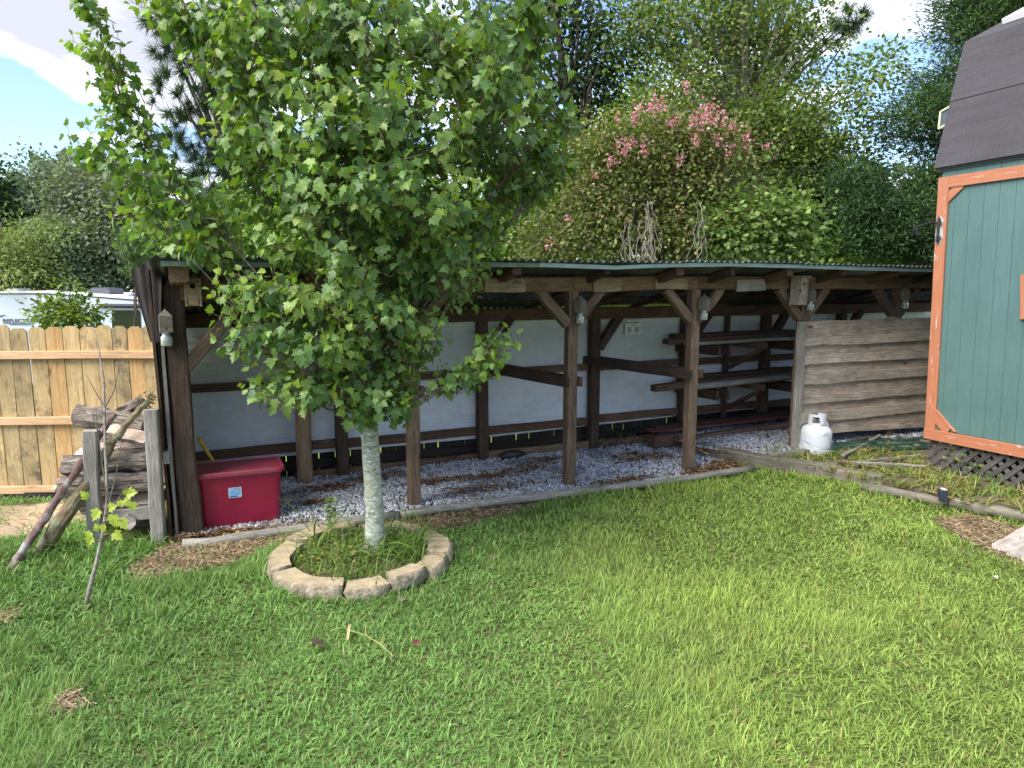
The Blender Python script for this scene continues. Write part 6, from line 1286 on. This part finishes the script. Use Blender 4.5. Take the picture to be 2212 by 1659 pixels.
tufts('ring_weeds', P, 7, (.06, .22), (.004, .010), [(.09, .17, .035), (.14, .23, .05), (.20, .26, .06)], 'weeds and ivy growing inside the stone ring', seed=6)
P = np.array([(ring_c.x+a_, ring_c.y+b_, .02) for a_, b_ in ((.20, .05), (.28, .12), (.14, -.02), (.33, .22), (.24, .2), (.36, .05), (.1, .1), (.18, .28), (-.12, .3), (-.3, .2), (.30, .32), (-.05, -.1))])
tufts('long_grass', P, 16, (.24, .46), (.007, .013), [(.13, .24, .05), (.18, .29, .06), (.11, .20, .04)], 'long arching grass blades leaning out of the stone ring right of the trunk', seed=7, tilt=(.2, .9), bend=(.5, 1.1), sec=6, jitter=.04)
q = [G(u, v) for u, v in ((100, 1215), (125, 1190), (150, 1200), (250, 1190), (285, 1170), (310, 1190), (335, 1200), (90, 1180), (180, 1205), (215, 1215), (60, 1200), (270, 1215), (230, 1190), (165, 1180))]
tufts('long_grass', np.array([tuple(p) for p in q]), 16, (.10, .26), (.007, .013), [(.10, .21, .04), (.13, .25, .045)], 'lush broad bladed grass round the foot of the firewood rack and poles', seed=8, sec=5, jitter=.06)
q = [G(u, v) for u, v in ((1040, 1095), (1080, 1088), (1150, 1072), (1230, 1068), (980, 1100), (700, 1145), (600, 1160), (870, 1125), (1300, 1058), (1380, 1046), (1450, 1040), (890, 1130), (680, 1160))]
tufts('long_grass', np.array([tuple(p) for p in q]), 10, (.07, .20), (.004, .009), [(.13, .23, .045), (.20, .27, .06)], 'wispy grass along the pale edging timber', seed=10, sec=4, jitter=.05)
# ivy sized leaves: ring, terrace, under the fence
def leafpatch(name, P, size, cols, label, seed, h=(.02, .12)):
    rg = np.random.default_rng(seed); n = len(P); P = P.copy(); P[:, 2] += rg.uniform(*h, n); Yd = unit(np.stack([rg.normal(size=n), rg.normal(size=n), rg.normal(0, .35, n)], 1)); Zn = unit(np.stack([rg.normal(0, .4, n), rg.normal(0, .4, n)-.2, np.ones(n)], 1)); Xd = unit(np.cross(Yd, Zn)); s = size*rg.uniform(.6, 1.3, n)
    V, F, C = scatter(LV, LF, P, Xd, Yd, np.cross(Xd, Yd), np.stack([s*1.2, s, s], 1), np.array(cols)[rg.integers(0, len(cols), n)]*rg.uniform(.8, 1.2, n)[:, None]); return tag(npmesh(name, V, F, M_leaf, col=C, kind='stuff'), label, 'weeds')
a = rg.random(420)*6.283; r_ = .42*np.sqrt(rg.random(420)); P = np.stack([ring_c.x+r_*np.cos(a), ring_c.y+r_*np.sin(a), np.full(420, .02)], 1); P = P[(P[:, 0] < ring_c.x+.12)]
leafpatch('ring_weeds', P, .032, [(.13, .20, .045), (.09, .15, .035), (.24, .22, .06)], 'small leaved ground weeds in the left half of the stone ring', 11)
b = MB(); c0 = G(705, 1200, .0)
P = np.array([(c0.x+random.Random(i).gauss(0, .02), c0.y+.15, .02) for i in range(90)]); leafpatch('ring_weeds', P, .035, [(.22, .28, .06), (.15, .22, .05)], 'slender upright weed behind the ring, left of the trunk', 12, (.0, .34))
q = rand_in([tuple(G(u, v, .1)) for u, v in ((2030, 1010), (2150, 1010), (2180, 1040), (2060, 1045))], 90, rg); leafpatch('terrace_weeds', np.stack([q[:, 0], q[:, 1], np.full(len(q), .1)], 1), .05, [(.14, .22, .05), (.25, .28, .07), (.09, .15, .035)], 'broad leaved seedlings in front of the lattice skirt', 13, (.02, .24))
q = np.stack([rg.normal(4.35, .22, 260), rg.normal(1.12, .08, 260)], 1); P = np.array([tuple(W(a_, b_, .02)) for a_, b_ in q]); leafpatch('ivy_patch', P, .035, [(.03, .07, .025), (.045, .09, .03)], 'dark ivy at the foot of the back wall behind the gravel', 14, (.0, .20))
# small things lying on the lawn
def curl_leaf(u, v, s, c, label, group='dead leaves on the lawn'):
    p = G(u, v, .045); V = [tuple(x) for x in TM_[0][0]*np.array([s, s, s*2.2])]; b = MB(); b.add(V, [tuple(int(i) for i in f) for f in TM_[0][1]]); o = b.build('dead_leaf', plain('dead_leaf_'+label.split()[0], c, .8, 0, .2, .3, 30), None, at(p, u*.37) @ Matrix.Rotation(.3, 4, 'X')); tag(o, label, 'leaf', group)
curl_leaf(675, 1392, .07, (.045, .03, .025), 'blackish curled dead leaf on the lower left lawn')
curl_leaf(900, 1392, .05, (.14, .055, .04), 'reddish dead leaf on the lawn right of the dry stem')
curl_leaf(865, 1298, .05, (.16, .14, .11), 'grey brown dead leaf on the grass just in front of the stone ring')
curl_leaf(1062, 1205, .05, (.17, .12, .08), 'brown dead leaf on the grass right of the stone ring')
curl_leaf(2148, 1245, .03, (.75, .74, .70), 'scrap of white paper on the lawn near the wooden step', 'litter on the lawn')
b = MB(); P_ = [G(752, 1362, .03), G(758, 1362, .05), G(790, 1372, .06), G(822, 1392, .04), G(850, 1418, .03)]; b.tube(P_, [.002, .002, .0018, .0025, .002], 6); b.tube([P_[3], P_[3]+Vector((.01, .02, .03)), P_[3]+Vector((.03, .05, .035)), P_[3]+Vector((.06, .06, .02))], [.002, .002, .0015, .001], 5); b.tube([P_[2], P_[2]+Vector((-.01, .05, .03)), P_[2]+Vector((.01, .09, .03)), P_[2]+Vector((.05, .10, .02))], [.002, .0018, .0012, .001], 5)
tag(b.build('dry_stem', plain('straw_yellow', (.34, .32, .11), .7)), 'dry yellow weed stem lying on the lawn', 'stem')
tag(board('wood_chip', G(750, 1382, .04), G(757, 1350, .045), .010, .006, M_picket, None, seg=2), 'pale wood splinter standing in the grass beside the dry stem', 'wood chip')
